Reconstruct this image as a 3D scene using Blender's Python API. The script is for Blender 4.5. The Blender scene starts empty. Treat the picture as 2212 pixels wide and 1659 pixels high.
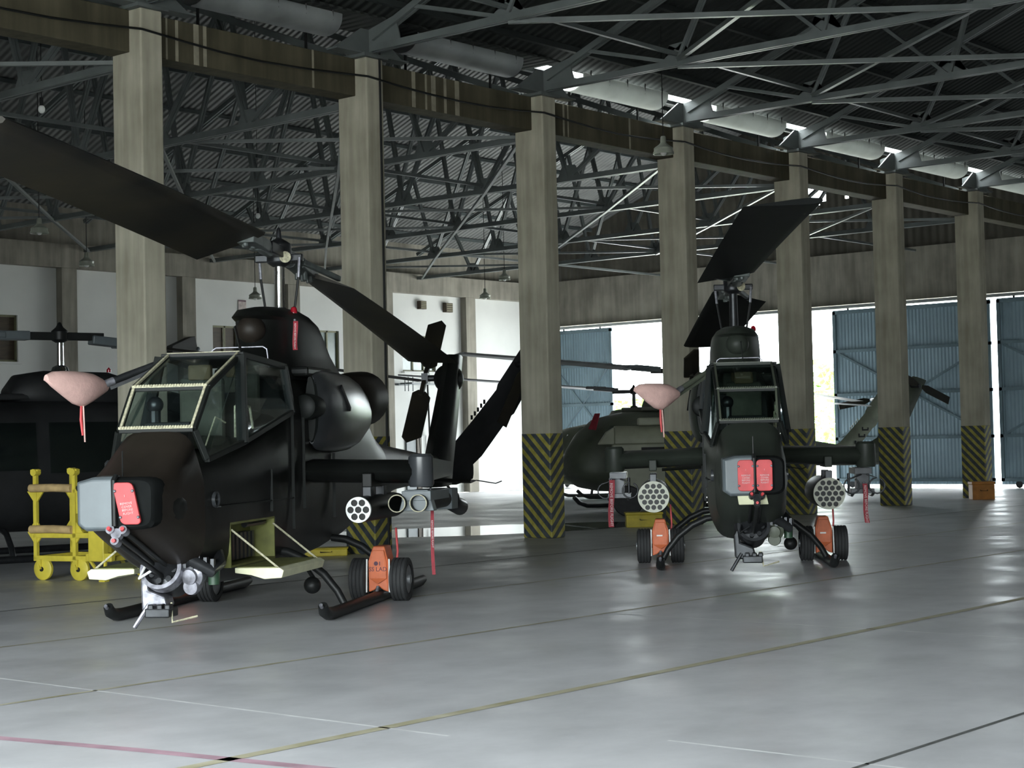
import bpy, bmesh, math, random
from mathutils import Vector, Matrix

random.seed(7)
scene = bpy.context.scene
COL = scene.collection
PI = math.pi

# ------------------------------------------------------------------ camera
CH = 1.64
F_PX, PITCH, ROLL, YAW = 3697.2, 0.0326, -0.0222, 0.7034
cy, sy = math.cos(YAW), math.sin(YAW)
fwd = Vector((cy * math.cos(PITCH), sy * math.cos(PITCH), math.sin(PITCH)))
rgt = Vector((sy, -cy, 0.0))
upv = rgt.cross(fwd)
cr = rgt * math.cos(ROLL) + upv * math.sin(ROLL)
cu = upv * math.cos(ROLL) - rgt * math.sin(ROLL)
camd = bpy.data.cameras.new('camera')
camd.sensor_width = 36.0
camd.sensor_fit = 'HORIZONTAL'
camd.lens = F_PX / 2212 * 36.0
camd.clip_end = 400
cam = bpy.data.objects.new('camera', camd)
m = Matrix.Identity(4)
for i in range(3):
    m[i][0], m[i][1], m[i][2] = cr[i], cu[i], -fwd[i]
m.translation = Vector((0, 0, CH))
cam.matrix_world = m
COL.objects.link(cam)
scene.camera = cam

# ------------------------------------------------------------------ light: overcast sky through the openings
world = bpy.data.worlds.new('overcast_sky')
scene.world = world
world.use_nodes = True
wn = world.node_tree
bg = wn.nodes['Background']
tc = wn.nodes.new('ShaderNodeTexCoord')
sx_ = wn.nodes.new('ShaderNodeSeparateXYZ')
rmp = wn.nodes.new('ShaderNodeValToRGB')
rmp.color_ramp.elements[0].position = 0.0
rmp.color_ramp.elements[0].color = (0.80, 0.88, 0.90, 1)
rmp.color_ramp.elements[1].position = 0.6
rmp.color_ramp.elements[1].color = (0.93, 0.98, 1.0, 1)
wn.links.new(tc.outputs['Generated'], sx_.inputs[0])
wn.links.new(sx_.outputs['Z'], rmp.inputs[0])
wn.links.new(rmp.outputs[0], bg.inputs['Color'])
# sky strength is set higher towards the near opening, lower beyond the rear doors
mrw = wn.nodes.new('ShaderNodeMapRange')
mrw.inputs['From Min'].default_value = -1.0
mrw.inputs['From Max'].default_value = 1.0
mrw.inputs['To Min'].default_value = 21.0
mrw.inputs['To Max'].default_value = 17.5
wn.links.new(sx_.outputs['X'], mrw.inputs[0])
wn.links.new(mrw.outputs[0], bg.inputs['Strength'])

sun_d = bpy.data.lights.new('veiled_sun', 'SUN')
sun_d.energy = 14.0
sun_d.angle = math.radians(40)
sun_d.color = (1.0, 0.98, 0.94)
sun = bpy.data.objects.new('veiled_sun', sun_d)
sun.rotation_euler = (math.radians(42), 0, math.radians(75))
COL.objects.link(sun)

def portal(name, loc, rot, w, h):
    d = bpy.data.lights.new(name, 'AREA')
    d.shape = 'RECTANGLE'
    d.size, d.size_y = w, h
    d.cycles.is_portal = True
    o = bpy.data.objects.new(name, d)
    o.location = loc
    o.rotation_euler = rot
    COL.objects.link(o)

vs = scene.view_settings
vs.view_transform = 'Standard'
vs.look = 'None'
vs.gamma = 1.0
vs.use_curve_mapping = False
vs.exposure = 0.0
scene.cycles.use_denoising = True
scene.cycles.max_bounces = 10
scene.cycles.diffuse_bounces = 5
scene.cycles.glossy_bounces = 4
scene.cycles.transmission_bounces = 6
scene.cycles.sample_clamp_indirect = 8.0

# ------------------------------------------------------------------ materials
MATS = {}
def mat(name, col, rough=0.5, metal=0.0, var=0.12, scale=4.0, bump=0.0, bscale=None, stretch=(1, 1, 1), spec=0.5, col2=None):
    """principled surface with a procedural noise between two tones"""
    if name in MATS:
        return MATS[name]
    mt = bpy.data.materials.new(name)
    mt.use_nodes = True
    nt = mt.node_tree
    b = nt.nodes['Principled BSDF']
    b.inputs['Roughness'].default_value = rough
    b.inputs['Metallic'].default_value = metal
    b.inputs['Specular IOR Level'].default_value = spec
    t = nt.nodes.new('ShaderNodeTexCoord')
    mp = nt.nodes.new('ShaderNodeMapping')
    mp.inputs['Scale'].default_value = stretch
    nz = nt.nodes.new('ShaderNodeTexNoise')
    nz.inputs['Scale'].default_value = scale
    nz.inputs['Detail'].default_value = 5
    rp = nt.nodes.new('ShaderNodeValToRGB')
    rp.color_ramp.elements[0].position = 0.3
    rp.color_ramp.elements[1].position = 0.7
    c1 = [max(0, c * (1 - var)) for c in col]
    c2 = [min(1, c * (1 + var)) for c in col] if col2 is None else col2
    rp.color_ramp.elements[0].color = (*c1, 1)
    rp.color_ramp.elements[1].color = (*c2, 1)
    nt.links.new(t.outputs['Object'], mp.inputs[0])
    nt.links.new(mp.outputs[0], nz.inputs['Vector'])
    nt.links.new(nz.outputs[0], rp.inputs[0])
    nt.links.new(rp.outputs[0], b.inputs['Base Color'])
    if bump:
        bp = nt.nodes.new('ShaderNodeBump')
        bp.inputs['Strength'].default_value = bump
        bp.inputs['Distance'].default_value = 0.02
        n2 = nt.nodes.new('ShaderNodeTexNoise')
        n2.inputs['Scale'].default_value = bscale or scale * 6
        n2.inputs['Detail'].default_value = 6
        nt.links.new(mp.outputs[0], n2.inputs['Vector'])
        nt.links.new(n2.outputs[0], bp.inputs['Height'])
        nt.links.new(bp.outputs[0], b.inputs['Normal'])
    MATS[name] = mt
    return mt

def glass_mat(name, tint, alpha):
    mt = bpy.data.materials.new(name)
    mt.use_nodes = True
    nt = mt.node_tree
    for n in list(nt.nodes):
        nt.nodes.remove(n)
    out = nt.nodes.new('ShaderNodeOutputMaterial')
    mx = nt.nodes.new('ShaderNodeMixShader')
    tr = nt.nodes.new('ShaderNodeBsdfTransparent')
    gl = nt.nodes.new('ShaderNodeBsdfGlossy')
    nz = nt.nodes.new('ShaderNodeTexNoise')
    nz.inputs['Scale'].default_value = 2.0
    mr = nt.nodes.new('ShaderNodeMapRange')
    mr.inputs['To Min'].default_value = 0.01
    mr.inputs['To Max'].default_value = 0.05
    lw = nt.nodes.new('ShaderNodeLayerWeight')
    lw.inputs['Blend'].default_value = 0.5
    fr = nt.nodes.new('ShaderNodeMath')
    fr.operation = 'POWER'
    fr.inputs[1].default_value = 4.0
    nt.links.new(lw.outputs['Facing'], fr.inputs[0])
    ad = nt.nodes.new('ShaderNodeMath')
    ad.operation = 'ADD'
    ad.inputs[1].default_value = alpha
    ad.use_clamp = True
    tr.inputs[0].default_value = (*tint, 1)
    gl.inputs[0].default_value = (0.9, 0.95, 1.0, 1)
    nt.links.new(nz.outputs[0], mr.inputs[0])
    nt.links.new(mr.outputs[0], gl.inputs['Roughness'])
    nt.links.new(fr.outputs[0], ad.inputs[0])
    nt.links.new(ad.outputs[0], mx.inputs[0])
    nt.links.new(tr.outputs[0], mx.inputs[1])
    nt.links.new(gl.outputs[0], mx.inputs[2])
    nt.links.new(mx.outputs[0], out.inputs[0])
    return mt

def stripes_mat():
    mt = bpy.data.materials.new('hazard_stripes')
    mt.use_nodes = True
    nt = mt.node_tree
    b = nt.nodes['Principled BSDF']
    b.inputs['Roughness'].default_value = 0.55
    t = nt.nodes.new('ShaderNodeTexCoord')
    s = nt.nodes.new('ShaderNodeSeparateXYZ')
    def mth(op, a, c):
        n = nt.nodes.new('ShaderNodeMath')
        n.operation = op
        for i, v in enumerate((a, c)):
            if isinstance(v, (int, float)):
                n.inputs[i].default_value = v
            else:
                nt.links.new(v, n.inputs[i])
        return n.outputs[0]
    nt.links.new(t.outputs['Object'], s.inputs[0])
    xy = mth('ADD', s.outputs['X'], s.outputs['Y'])
    d = mth('SUBTRACT', s.outputs['Z'], mth('MULTIPLY', xy, 1.0))
    fr = mth('FRACT', mth('MULTIPLY', d, 1 / 0.205), 0)
    st = mth('LESS_THAN', fr, 0.46)
    nz = nt.nodes.new('ShaderNodeTexNoise')
    nz.inputs['Scale'].default_value = 9
    nz.inputs['Detail'].default_value = 6
    nt.links.new(t.outputs['Object'], nz.inputs['Vector'])
    def ramp(a, c):
        r = nt.nodes.new('ShaderNodeValToRGB')
        r.color_ramp.elements[0].position = 0.35
        r.color_ramp.elements[1].position = 0.7
        r.color_ramp.elements[0].color = (*a, 1)
        r.color_ramp.elements[1].color = (*c, 1)
        nt.links.new(nz.outputs[0], r.inputs[0])
        return r.outputs[0]
    mx = nt.nodes.new('ShaderNodeMix')
    mx.data_type = 'RGBA'
    nt.links.new(st, mx.inputs[0])
    nt.links.new(ramp((0.035, 0.045, 0.055), (0.07, 0.08, 0.09)), mx.inputs[6])
    nt.links.new(ramp((0.25, 0.225, 0.04), (0.42, 0.37, 0.08)), mx.inputs[7])
    nt.links.new(mx.outputs[2], b.inputs['Base Color'])
    return mt

def concrete_mat(name, dark, light, board=True):
    """board-marked concrete with vertical run marks"""
    mt = bpy.data.materials.new(name)
    mt.use_nodes = True
    nt = mt.node_tree
    b = nt.nodes['Principled BSDF']
    b.inputs['Roughness'].default_value = 0.85
    b.inputs['Specular IOR Level'].default_value = 0.25
    t = nt.nodes.new('ShaderNodeTexCoord')
    mp = nt.nodes.new('ShaderNodeMapping')
    mp.inputs['Scale'].default_value = (7, 7, 0.7) if board else (1.5, 1.5, 1.5)
    n1 = nt.nodes.new('ShaderNodeTexNoise')
    n1.inputs['Scale'].default_value = 1.0
    n1.inputs['Detail'].default_value = 6
    n2 = nt.nodes.new('ShaderNodeTexNoise')
    n2.inputs['Scale'].default_value = 1.3
    n2.inputs['Detail'].default_value = 8
    nt.links.new(t.outputs['Object'], mp.inputs[0])
    nt.links.new(mp.outputs[0], n1.inputs['Vector'])
    nt.links.new(t.outputs['Object'], n2.inputs['Vector'])
    mx = nt.nodes.new('ShaderNodeMix')
    mx.inputs[0].default_value = 0.5
    nt.links.new(n1.outputs[0], mx.inputs[2])
    nt.links.new(n2.outputs[0], mx.inputs[3])
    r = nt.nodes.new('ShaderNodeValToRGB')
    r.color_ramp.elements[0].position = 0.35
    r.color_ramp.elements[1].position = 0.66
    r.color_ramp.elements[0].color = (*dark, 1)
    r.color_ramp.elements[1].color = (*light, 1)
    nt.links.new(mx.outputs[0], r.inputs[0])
    nt.links.new(r.outputs[0], b.inputs['Base Color'])
    bp = nt.nodes.new('ShaderNodeBump')
    bp.inputs['Strength'].default_value = 0.35
    bp.inputs['Distance'].default_value = 0.02
    nt.links.new(mx.outputs[0], bp.inputs['Height'])
    nt.links.new(bp.outputs[0], b.inputs['Normal'])
    return mt

def floor_mat():
    mt = bpy.data.materials.new('power_floated_concrete')
    mt.use_nodes = True
    nt = mt.node_tree
    b = nt.nodes['Principled BSDF']
    t = nt.nodes.new('ShaderNodeTexCoord')
    def noise(sc, det, st=(1, 1, 1)):
        mp = nt.nodes.new('ShaderNodeMapping')
        mp.inputs['Scale'].default_value = st
        n = nt.nodes.new('ShaderNodeTexNoise')
        n.inputs['Scale'].default_value = sc
        n.inputs['Detail'].default_value = det
        n.inputs['Roughness'].default_value = 0.62
        nt.links.new(t.outputs['Object'], mp.inputs[0])
        nt.links.new(mp.outputs[0], n.inputs['Vector'])
        return n.outputs[0]
    a = noise(0.35, 7)
    c = noise(1.6, 8, (1, 1.3, 1))
    mx = nt.nodes.new('ShaderNodeMix')
    mx.inputs[0].default_value = 0.45
    nt.links.new(a, mx.inputs[2])
    nt.links.new(c, mx.inputs[3])
    r = nt.nodes.new('ShaderNodeValToRGB')
    e = r.color_ramp.elements
    e[0].position, e[1].position = 0.36, 0.64
    e[0].color = (0.43, 0.44, 0.455, 1)
    e[1].color = (0.60, 0.61, 0.63, 1)
    nt.links.new(mx.outputs[0], r.inputs[0])
    nt.links.new(r.outputs[0], b.inputs['Base Color'])
    mr = nt.nodes.new('ShaderNodeMapRange')
    mr.inputs['From Min'].default_value = 0.35
    mr.inputs['From Max'].default_value = 0.65
    mr.inputs['To Min'].default_value = 0.28
    mr.inputs['To Max'].default_value = 0.5
    nt.links.new(noise(0.8, 6), mr.inputs[0])
    nt.links.new(mr.outputs[0], b.inputs['Roughness'])
    bp = nt.nodes.new('ShaderNodeBump')
    bp.inputs['Strength'].default_value = 0.12
    bp.inputs['Distance'].default_value = 0.01
    nt.links.new(noise(3.0, 6), bp.inputs['Height'])
    nt.links.new(bp.outputs[0], b.inputs['Normal'])
    return mt

def sheet_mat(name, col, rough, metal, axis, pitch, var=0.2, depth=0.02):
    """corrugated sheet, ribs run across the given object axis"""
    mt = mat(name, col, rough, metal, var, 1.2)
    nt = mt.node_tree
    b = nt.nodes['Principled BSDF']
    t = nt.nodes.new('ShaderNodeTexCoord')
    s = nt.nodes.new('ShaderNodeSeparateXYZ')
    nt.links.new(t.outputs['Object'], s.inputs[0])
    mu = nt.nodes.new('ShaderNodeMath')
    mu.operation = 'MULTIPLY'
    mu.inputs[1].default_value = 2 * PI / pitch
    nt.links.new(s.outputs[axis], mu.inputs[0])
    sn = nt.nodes.new('ShaderNodeMath')
    sn.operation = 'SINE'
    nt.links.new(mu.outputs[0], sn.inputs[0])
    bp = nt.nodes.new('ShaderNodeBump')
    bp.inputs['Strength'].default_value = 0.8
    bp.inputs['Distance'].default_value = depth
    nt.links.new(sn.outputs[0], bp.inputs['Height'])
    nt.links.new(bp.outputs[0], b.inputs['Normal'])
    return mt

def fibre_mat():
    mt = mat('translucent_fibreglass', (0.55, 0.57, 0.55), 0.5, 0, 0.15, 2)
    nt = mt.node_tree
    b = nt.nodes['Principled BSDF']
    out = next(n for n in nt.nodes if n.type == 'OUTPUT_MATERIAL')
    tl = nt.nodes.new('ShaderNodeBsdfTranslucent')
    tl.inputs[0].default_value = (0.55, 0.57, 0.54, 1)
    mx = nt.nodes.new('ShaderNodeMixShader')
    mx.inputs[0].default_value = 0.25
    nt.links.new(b.outputs[0], mx.inputs[1])
    nt.links.new(tl.outputs[0], mx.inputs[2])
    nt.links.new(mx.outputs[0], out.inputs[0])
    return mt

# ------------------------------------------------------------------ mesh helpers
class MB:
    def __init__(self):
        self.bm = bmesh.new()
    def face(self, vs_):
        try:
            return self.bm.faces.new(vs_)
        except ValueError:
            return None
    def box(self, c, s, rot=None):
        c = Vector(c)
        hx, hy, hz = s[0] / 2, s[1] / 2, s[2] / 2
        v = []
        for z in (-hz, hz):
            for x, y in ((-hx, -hy), (hx, -hy), (hx, hy), (-hx, hy)):
                p = Vector((x, y, z))
                if rot is not None:
                    p = rot @ p
                v.append(self.bm.verts.new(c + p))
        for f in ((3, 2, 1, 0), (4, 5, 6, 7), (0, 1, 5, 4), (1, 2, 6, 5), (2, 3, 7, 6), (3, 0, 4, 7)):
            self.face([v[i] for i in f])
        return self
    def bar(self, p, q, w, h, up=(0, 0, 1)):
        p, q = Vector(p), Vector(q)
        d = (q - p).normalized()
        up = Vector(up)
        if abs(d.dot(up)) > 0.98:
            up = Vector((1, 0, 0))
        s = d.cross(up).normalized()
        u = s.cross(d).normalized()
        v = []
        for c in (p, q):
            for a, b_ in ((-1, -1), (1, -1), (1, 1), (-1, 1)):
                v.append(self.bm.verts.new(c + s * (a * w / 2) + u * (b_ * h / 2)))
        for f in ((3, 2, 1, 0), (4, 5, 6, 7), (0, 1, 5, 4), (1, 2, 6, 5), (2, 3, 7, 6), (3, 0, 4, 7)):
            self.face([v[i] for i in f])
        return self
    def loft(self, rings, cap=True, closed=True):
        rows = [[self.bm.verts.new(p) for p in r] for r in rings]
        n = len(rows[0])
        for a, b_ in zip(rows[:-1], rows[1:]):
            for i in range(n if closed else n - 1):
                j = (i + 1) % n
                self.face([a[i], a[j], b_[j], b_[i]])
        if cap:
            self.face(rows[0][::-1])
            self.face(rows[-1])
        return self
    def tube(self, pts, r, n=12, cap=True):
        pts = [Vector(p) for p in pts]
        rs = r if isinstance(r, (list, tuple)) else [r] * len(pts)
        rings = []
        prev = None
        for i, p in enumerate(pts):
            if i == 0:
                d = pts[1] - p
            elif i == len(pts) - 1:
                d = p - pts[i - 1]
            else:
                d = (pts[i + 1] - p).normalized() + (p - pts[i - 1]).normalized()
            d.normalize()
            if prev is None:
                up = Vector((0, 0, 1)) if abs(d.z) < 0.9 else Vector((1, 0, 0))
                s = d.cross(up).normalized()
            else:
                s = (prev - d * prev.dot(d)).normalized()
            prev = s
            u = d.cross(s)
            rings.append([p + (s * math.cos(2 * PI * k / n) + u * math.sin(2 * PI * k / n)) * rs[i] for k in range(n)])
        return self.loft(rings, cap)
    def cyl(self, p, q, r, r2=None, n=24, cap=True):
        return self.tube([p, q], [r, r if r2 is None else r2], n, cap)
    def ring(self, p, q, ro, ri, n=28):
        """a short pipe: outer and inner wall and both rims"""
        p, q = Vector(p), Vector(q)
        d = (q - p).normalized()
        up = Vector((0, 0, 1)) if abs(d.z) < 0.9 else Vector((1, 0, 0))
        s = d.cross(up).normalized()
        u = d.cross(s)
        def rg(c, r):
            return [c + (s * math.cos(2 * PI * k / n) + u * math.sin(2 * PI * k / n)) * r for k in range(n)]
        rs = [rg(p, ro), rg(q, ro), rg(q, ri), rg(p, ri), rg(p, ro)]
        return self.loft(rs, cap=False)
    def ball(self, c, r, n=16, sc=(1, 1, 1)):
        c = Vector(c)
        rings = []
        for i in range(1, n):
            th = PI * i / n
            rings.append([c + Vector((math.sin(th) * math.cos(2 * PI * k / (2 * n)) * sc[0], math.sin(th) * math.sin(2 * PI * k / (2 * n)) * sc[1], math.cos(th) * sc[2])) * r for k in range(2 * n)])
        rows = [[self.bm.verts.new(p) for p in rr] for rr in rings]
        t_, b_ = self.bm.verts.new(c + Vector((0, 0, r * sc[2]))), self.bm.verts.new(c - Vector((0, 0, r * sc[2])))
        m_ = 2 * n
        for a, b2 in zip(rows[:-1], rows[1:]):
            for i in range(m_):
                j = (i + 1) % m_
                self.face([a[i], b2[i], b2[j], a[j]])
        for i in range(m_):
            j = (i + 1) % m_
            self.face([t_, rows[0][i], rows[0][j]])
            self.face([b_, rows[-1][j], rows[-1][i]])
        return self
    def lathe(self, prof, o=(0, 0, 0), ax=(0, 0, 1), n=32, cap=True):
        """prof: list of (radius, height along ax)"""
        o, ax = Vector(o), Vector(ax).normalized()
        up = Vector((0, 0, 1)) if abs(ax.z) < 0.9 else Vector((1, 0, 0))
        s = ax.cross(up).normalized()
        u = ax.cross(s)
        return self.loft([[o + ax * h + (s * math.cos(2 * PI * k / n) + u * math.sin(2 * PI * k / n)) * max(r, 1e-4) for k in range(n)] for r, h in prof], cap)
    def prism(self, poly, off):
        off = Vector(off)
        a = [self.bm.verts.new(Vector(p)) for p in poly]
        b_ = [self.bm.verts.new(Vector(p) + off) for p in poly]
        n = len(a)
        self.face(a[::-1])
        self.face(b_)
        for i in range(n):
            j = (i + 1) % n
            self.face([a[i], a[j], b_[j], b_[i]])
        return self
    def quad(self, *pts):
        self.face([self.bm.verts.new(Vector(p)) for p in pts])
        return self
    def build(self, name, material, parent=None, smooth=35, bevel=0.0, seg=2):
        bmesh.ops.recalc_face_normals(self.bm, faces=self.bm.faces)
        me = bpy.data.meshes.new(name)
        self.bm.to_mesh(me)
        self.bm.free()
        if smooth:
            for p in me.polygons:
                p.use_smooth = True
            me.set_sharp_from_angle(angle=math.radians(smooth))
        o = bpy.data.objects.new(name, me)
        COL.objects.link(o)
        me.materials.append(material)
        if bevel:
            md = o.modifiers.new('bevel', 'BEVEL')
            md.width = bevel
            md.segments = seg
            md.limit_method = 'ANGLE'
            md.angle_limit = math.radians(40)
            md.harden_normals = False
        if parent is not None:
            o.parent = parent
        return o

def tag(o, label=None, cat=None, group=None, kind=None):
    if label: o['label'] = label
    if cat: o['category'] = cat
    if group: o['group'] = group
    if kind: o['kind'] = kind
    return o

def thing(name, loc, rotz, label, cat, group=None):
    o = bpy.data.objects.new(name, None)
    o.empty_display_size = 0.2
    o.location = loc
    o.rotation_euler = (0, 0, rotz)
    COL.objects.link(o)
    return tag(o, label, cat, group)

def struct(o):
    o['kind'] = 'structure'
    return o

def cut(obj, cutter):
    md = obj.modifiers.new('cut', 'BOOLEAN')
    md.operation = 'DIFFERENCE'
    md.solver = 'EXACT'
    md.object = cutter
    bpy.context.view_layer.update()
    dg = bpy.context.evaluated_depsgraph_get()
    me = bpy.data.meshes.new_from_object(obj.evaluated_get(dg))
    obj.modifiers.clear()
    obj.data = me
    cm = cutter.data
    bpy.data.objects.remove(cutter)
    bpy.data.meshes.remove(cm)
    return obj

def lettering(text, size, material, parent, mtx, depth=0.001, name='lettering', align='CENTER'):
    cd = bpy.data.curves.new(name, 'FONT')
    cd.body = text
    cd.size = size
    cd.align_x = align
    cd.align_y = 'CENTER'
    cd.extrude = depth
    cd.resolution_u = 2
    tmp = bpy.data.objects.new(name, cd)
    COL.objects.link(tmp)
    bpy.context.view_layer.update()
    dg = bpy.context.evaluated_depsgraph_get()
    me = bpy.data.meshes.new_from_object(tmp.evaluated_get(dg))
    bpy.data.objects.remove(tmp)
    bpy.data.curves.remove(cd)
    o = bpy.data.objects.new(name, me)
    me.materials.clear()
    me.materials.append(material)
    COL.objects.link(o)
    o.parent = parent
    o.matrix_local = mtx
    return o

def basis(o, x, y):
    x, y = Vector(x).normalized(), Vector(y).normalized()
    z = x.cross(y)
    r = Matrix.Identity(4)
    for i in range(3):
        r[i][0], r[i][1], r[i][2], r[i][3] = x[i], y[i], z[i], o[i]
    return r

# ------------------------------------------------------------------ palette
M_FLOOR = floor_mat()
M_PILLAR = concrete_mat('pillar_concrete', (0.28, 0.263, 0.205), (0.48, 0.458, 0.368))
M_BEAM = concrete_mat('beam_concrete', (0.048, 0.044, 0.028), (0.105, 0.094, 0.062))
M_BAND = concrete_mat('gable_concrete', (0.16, 0.15, 0.125), (0.30, 0.285, 0.24))
M_STRIPE = stripes_mat()
M_WHITE = mat('whitewashed_wall', (0.60, 0.61, 0.59), 0.85, 0, 0.06, 0.8, 0.15)
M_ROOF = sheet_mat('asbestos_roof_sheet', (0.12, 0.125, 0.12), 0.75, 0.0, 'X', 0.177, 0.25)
M_ROOF_SHADED = sheet_mat('shaded_roof_sheet', (0.018, 0.022, 0.02), 0.85, 0.0, 'X', 0.177, 0.25)  # gloom under the near roof is put into this sheet's colour
M_STEEL = mat('grey_painted_steel', (0.13, 0.147, 0.145), 0.42, 0.1, 0.2, 2.0)
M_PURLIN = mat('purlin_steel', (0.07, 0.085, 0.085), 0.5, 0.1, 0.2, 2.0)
M_DOOR = sheet_mat('blue_door_sheet', (0.20, 0.29, 0.34), 0.5, 0.1, 'Y', 0.11, 0.12, 0.015)
M_DOORF = mat('blue_door_frame', (0.13, 0.19, 0.22), 0.5, 0.1, 0.15, 2)
M_GALV = mat('galvanised_sheet', (0.33, 0.35, 0.35), 0.42, 0.5, 0.25, 1.5)
M_BLACKP = mat('black_paint', (0.012, 0.013, 0.013), 0.45, 0, 0.3, 3, spec=.3)
M_WOODDK = mat('dark_shutter', (0.05, 0.035, 0.02), 0.6, 0, 0.3, 3, stretch=(1, 1, 8))
M_FRAMEOL = mat('olive_frame', (0.16, 0.16, 0.09), 0.6, 0, 0.2, 3)
M_PALEGL = mat('pale_window_glass', (0.20, 0.25, 0.23), 0.2, 0, 0.2, 2)
M_A = mat('black_green_hull', (0.0065, 0.0072, 0.0066), 0.42, 0.0, 0.35, 2.5, 0.05, 8, spec=.22)
M_A2 = mat('brown_hull', (0.017, 0.0135, 0.0105), 0.5, 0.0, 0.35, 2.0, 0.06, 8, spec=.22)  # browner and lighter than the main hull, for nose, dome and exhaust
M_B = mat('olive_hull', (0.030, 0.036, 0.029), 0.45, 0.0, 0.25, 2.0, 0.05, 8, spec=.22)
M_B2 = mat('olive_hull_light', (0.075, 0.085, 0.062), 0.5, 0.0, 0.2, 2.0, 0.05, 8)
M_C = mat('dark_grey_hull', (0.018, 0.019, 0.020), 0.5, 0.0, 0.3, 2.0, 0.05, 8, spec=.2)
M_F = mat('field_green_hull', (0.055, 0.066, 0.045), 0.5, 0.0, 0.3, 2.0, 0.05, 8)
M_BLADE = mat('blade_black', (0.014, 0.0145, 0.014), 0.5, 0.0, 0.35, 1.2, 0.04, 8, col2=(0.030, 0.026, 0.018), spec=.2)
M_BLADEG = mat('blade_grey', (0.30, 0.31, 0.32), 0.4, 0.2, 0.2, 2)
M_CHROME = mat('polished_mast', (0.85, 0.86, 0.88), 0.12, 1.0, 0.04, 3)
M_GUN = mat('gun_metal', (0.24, 0.24, 0.27), 0.42, 0.6, 0.45, 16)
M_DKMET = mat('dark_metal', (0.035, 0.037, 0.04), 0.35, 0.6, 0.3, 8)
M_GREYP = mat('grey_sight_paint', (0.11, 0.13, 0.14), 0.45, 0, 0.12, 4)
M_COWL = mat('satin_grey_cowl', (0.038, 0.041, 0.045), 0.28, 0, 0.2, 4)
M_MATTE = mat('matte_black_sight', (0.010, 0.011, 0.011), 0.95, 0, 0.2, 5, spec=.03)
M_BLADE2 = mat('blade_matt_black', (0.006, 0.007, 0.007), 0.7, 0, 0.3, 1.5, spec=.1)
M_GRIP = mat('grip_grey_metal', (0.085, 0.098, 0.095), 0.4, 0.3, 0.4, 9)
M_PURLIN_SHADED = mat('shaded_purlin', (0.022, 0.027, 0.026), 0.7, 0, 0.2, 2.0)  # purlin steel darkened to carry the shade of the near roof
M_F2 = mat('faded_field_green', (0.12, 0.135, 0.095), 0.55, 0.0, 0.25, 2.0)
M_SEAL = mat('sealant_rope', (0.42, 0.40, 0.28), 0.7, 0, 0.35, 40)
M_FRAME = mat('canopy_frame_dark', (0.011, 0.013, 0.012), 0.5, 0, 0.2, 4, spec=.2)
M_GLASS = glass_mat('canopy_glass', (0.90, 0.95, 0.95), 0.02)
M_GLASSB = glass_mat('canopy_glass_sooty', (0.72, 0.78, 0.76), 0.02)
M_RED = mat('red_cover', (0.52, 0.055, 0.06), 0.55, 0, 0.15, 9)
M_RIBBON = mat('red_ribbon', (0.26, 0.018, 0.03), 0.7, 0, 0.2, 12)
M_LETTER = mat('white_letter', (0.62, 0.50, 0.50), 0.7, 0, 0.1, 20)
M_PINK = mat('pink_cloth', (0.62, 0.40, 0.36), 0.9, 0, 0.08, 12, 0.25, 30)
M_PODW = mat('pod_face_white', (0.80, 0.82, 0.80), 0.45, 0, 0.08, 8)
M_PODC = mat('pod_face_cream', (0.56, 0.57, 0.47), 0.5, 0, 0.08, 8)
M_TUBE = mat('tube_inside', (0.004, 0.004, 0.005), 0.7, 0, 0.2, 8)
M_CREAM = mat('cream_primer', (0.66, 0.66, 0.45), 0.55, 0, 0.1, 7)
M_ZINC = mat('yellow_green_primer', (0.16, 0.17, 0.045), 0.55, 0, 0.25, 6)
M_ORANGE = mat('orange_paint', (0.62, 0.15, 0.055), 0.55, 0, 0.15, 8)
M_RUBBER = mat('tyre_rubber', (0.028, 0.029, 0.03), 0.75, 0, 0.2, 10)
M_HUB = mat('wheel_hub_grey', (0.26, 0.27, 0.28), 0.45, 0.4, 0.15, 8)
M_YELLOW = mat('yellow_paint', (0.60, 0.50, 0.055), 0.5, 0, 0.15, 6)
M_TAN = mat('tan_padding', (0.45, 0.32, 0.15), 0.8, 0, 0.2, 9)
M_SEAT = mat('seat_olive', (0.05, 0.055, 0.04), 0.8, 0, 0.3, 7)
M_SEATTAN = mat('seat_headrest_tan', (0.13, 0.10, 0.05), 0.8, 0, 0.3, 7)
M_INK = mat('stencil_ink', (0.10, 0.045, 0.07), 0.7, 0, 0.2, 20)
M_BLUEGR = mat('lamp_enamel', (0.28, 0.30, 0.25), 0.35, 0, 0.2, 6)
M_LEAF = mat('leaf_green', (0.20, 0.42, 0.07), 0.6, 0, 0.35, 2.0)
M_BARK = mat('bark', (0.10, 0.08, 0.06), 0.9, 0, 0.3, 6)
M_GROUND = mat('sunlit_apron', (0.55, 0.55, 0.52), 0.9, 0, 0.1, 0.3)
M_GREENC = mat('green_canister', (0.018, 0.045, 0.024), 0.5, 0, 0.2, 6)

# ------------------------------------------------------------------ hangar shell
X3, Y3, SP = 21.964, 17.836, 4.110
WU, WV = 0.354, 0.608
XB, YW = 45.2, 36.5            # rear door wall, white side wall
XN, YN = -1.4, -8.0            # near end wall and near side wall
def px_(n): return X3 + (n - 3) * SP

struct(MB().box(((XB + XN) / 2, (YW + YN) / 2, -0.05), (XB - XN, YW - YN, 0.1)).build('floor', M_FLOOR, smooth=0))
struct(MB().box((75, 20, -0.16), (130, 200, 0.1)).build('ground', M_GROUND, smooth=0))
struct(MB().box((-55, 5, -0.161), (110, 120, 0.1)).build('ground', M_GROUND, smooth=0))

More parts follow.
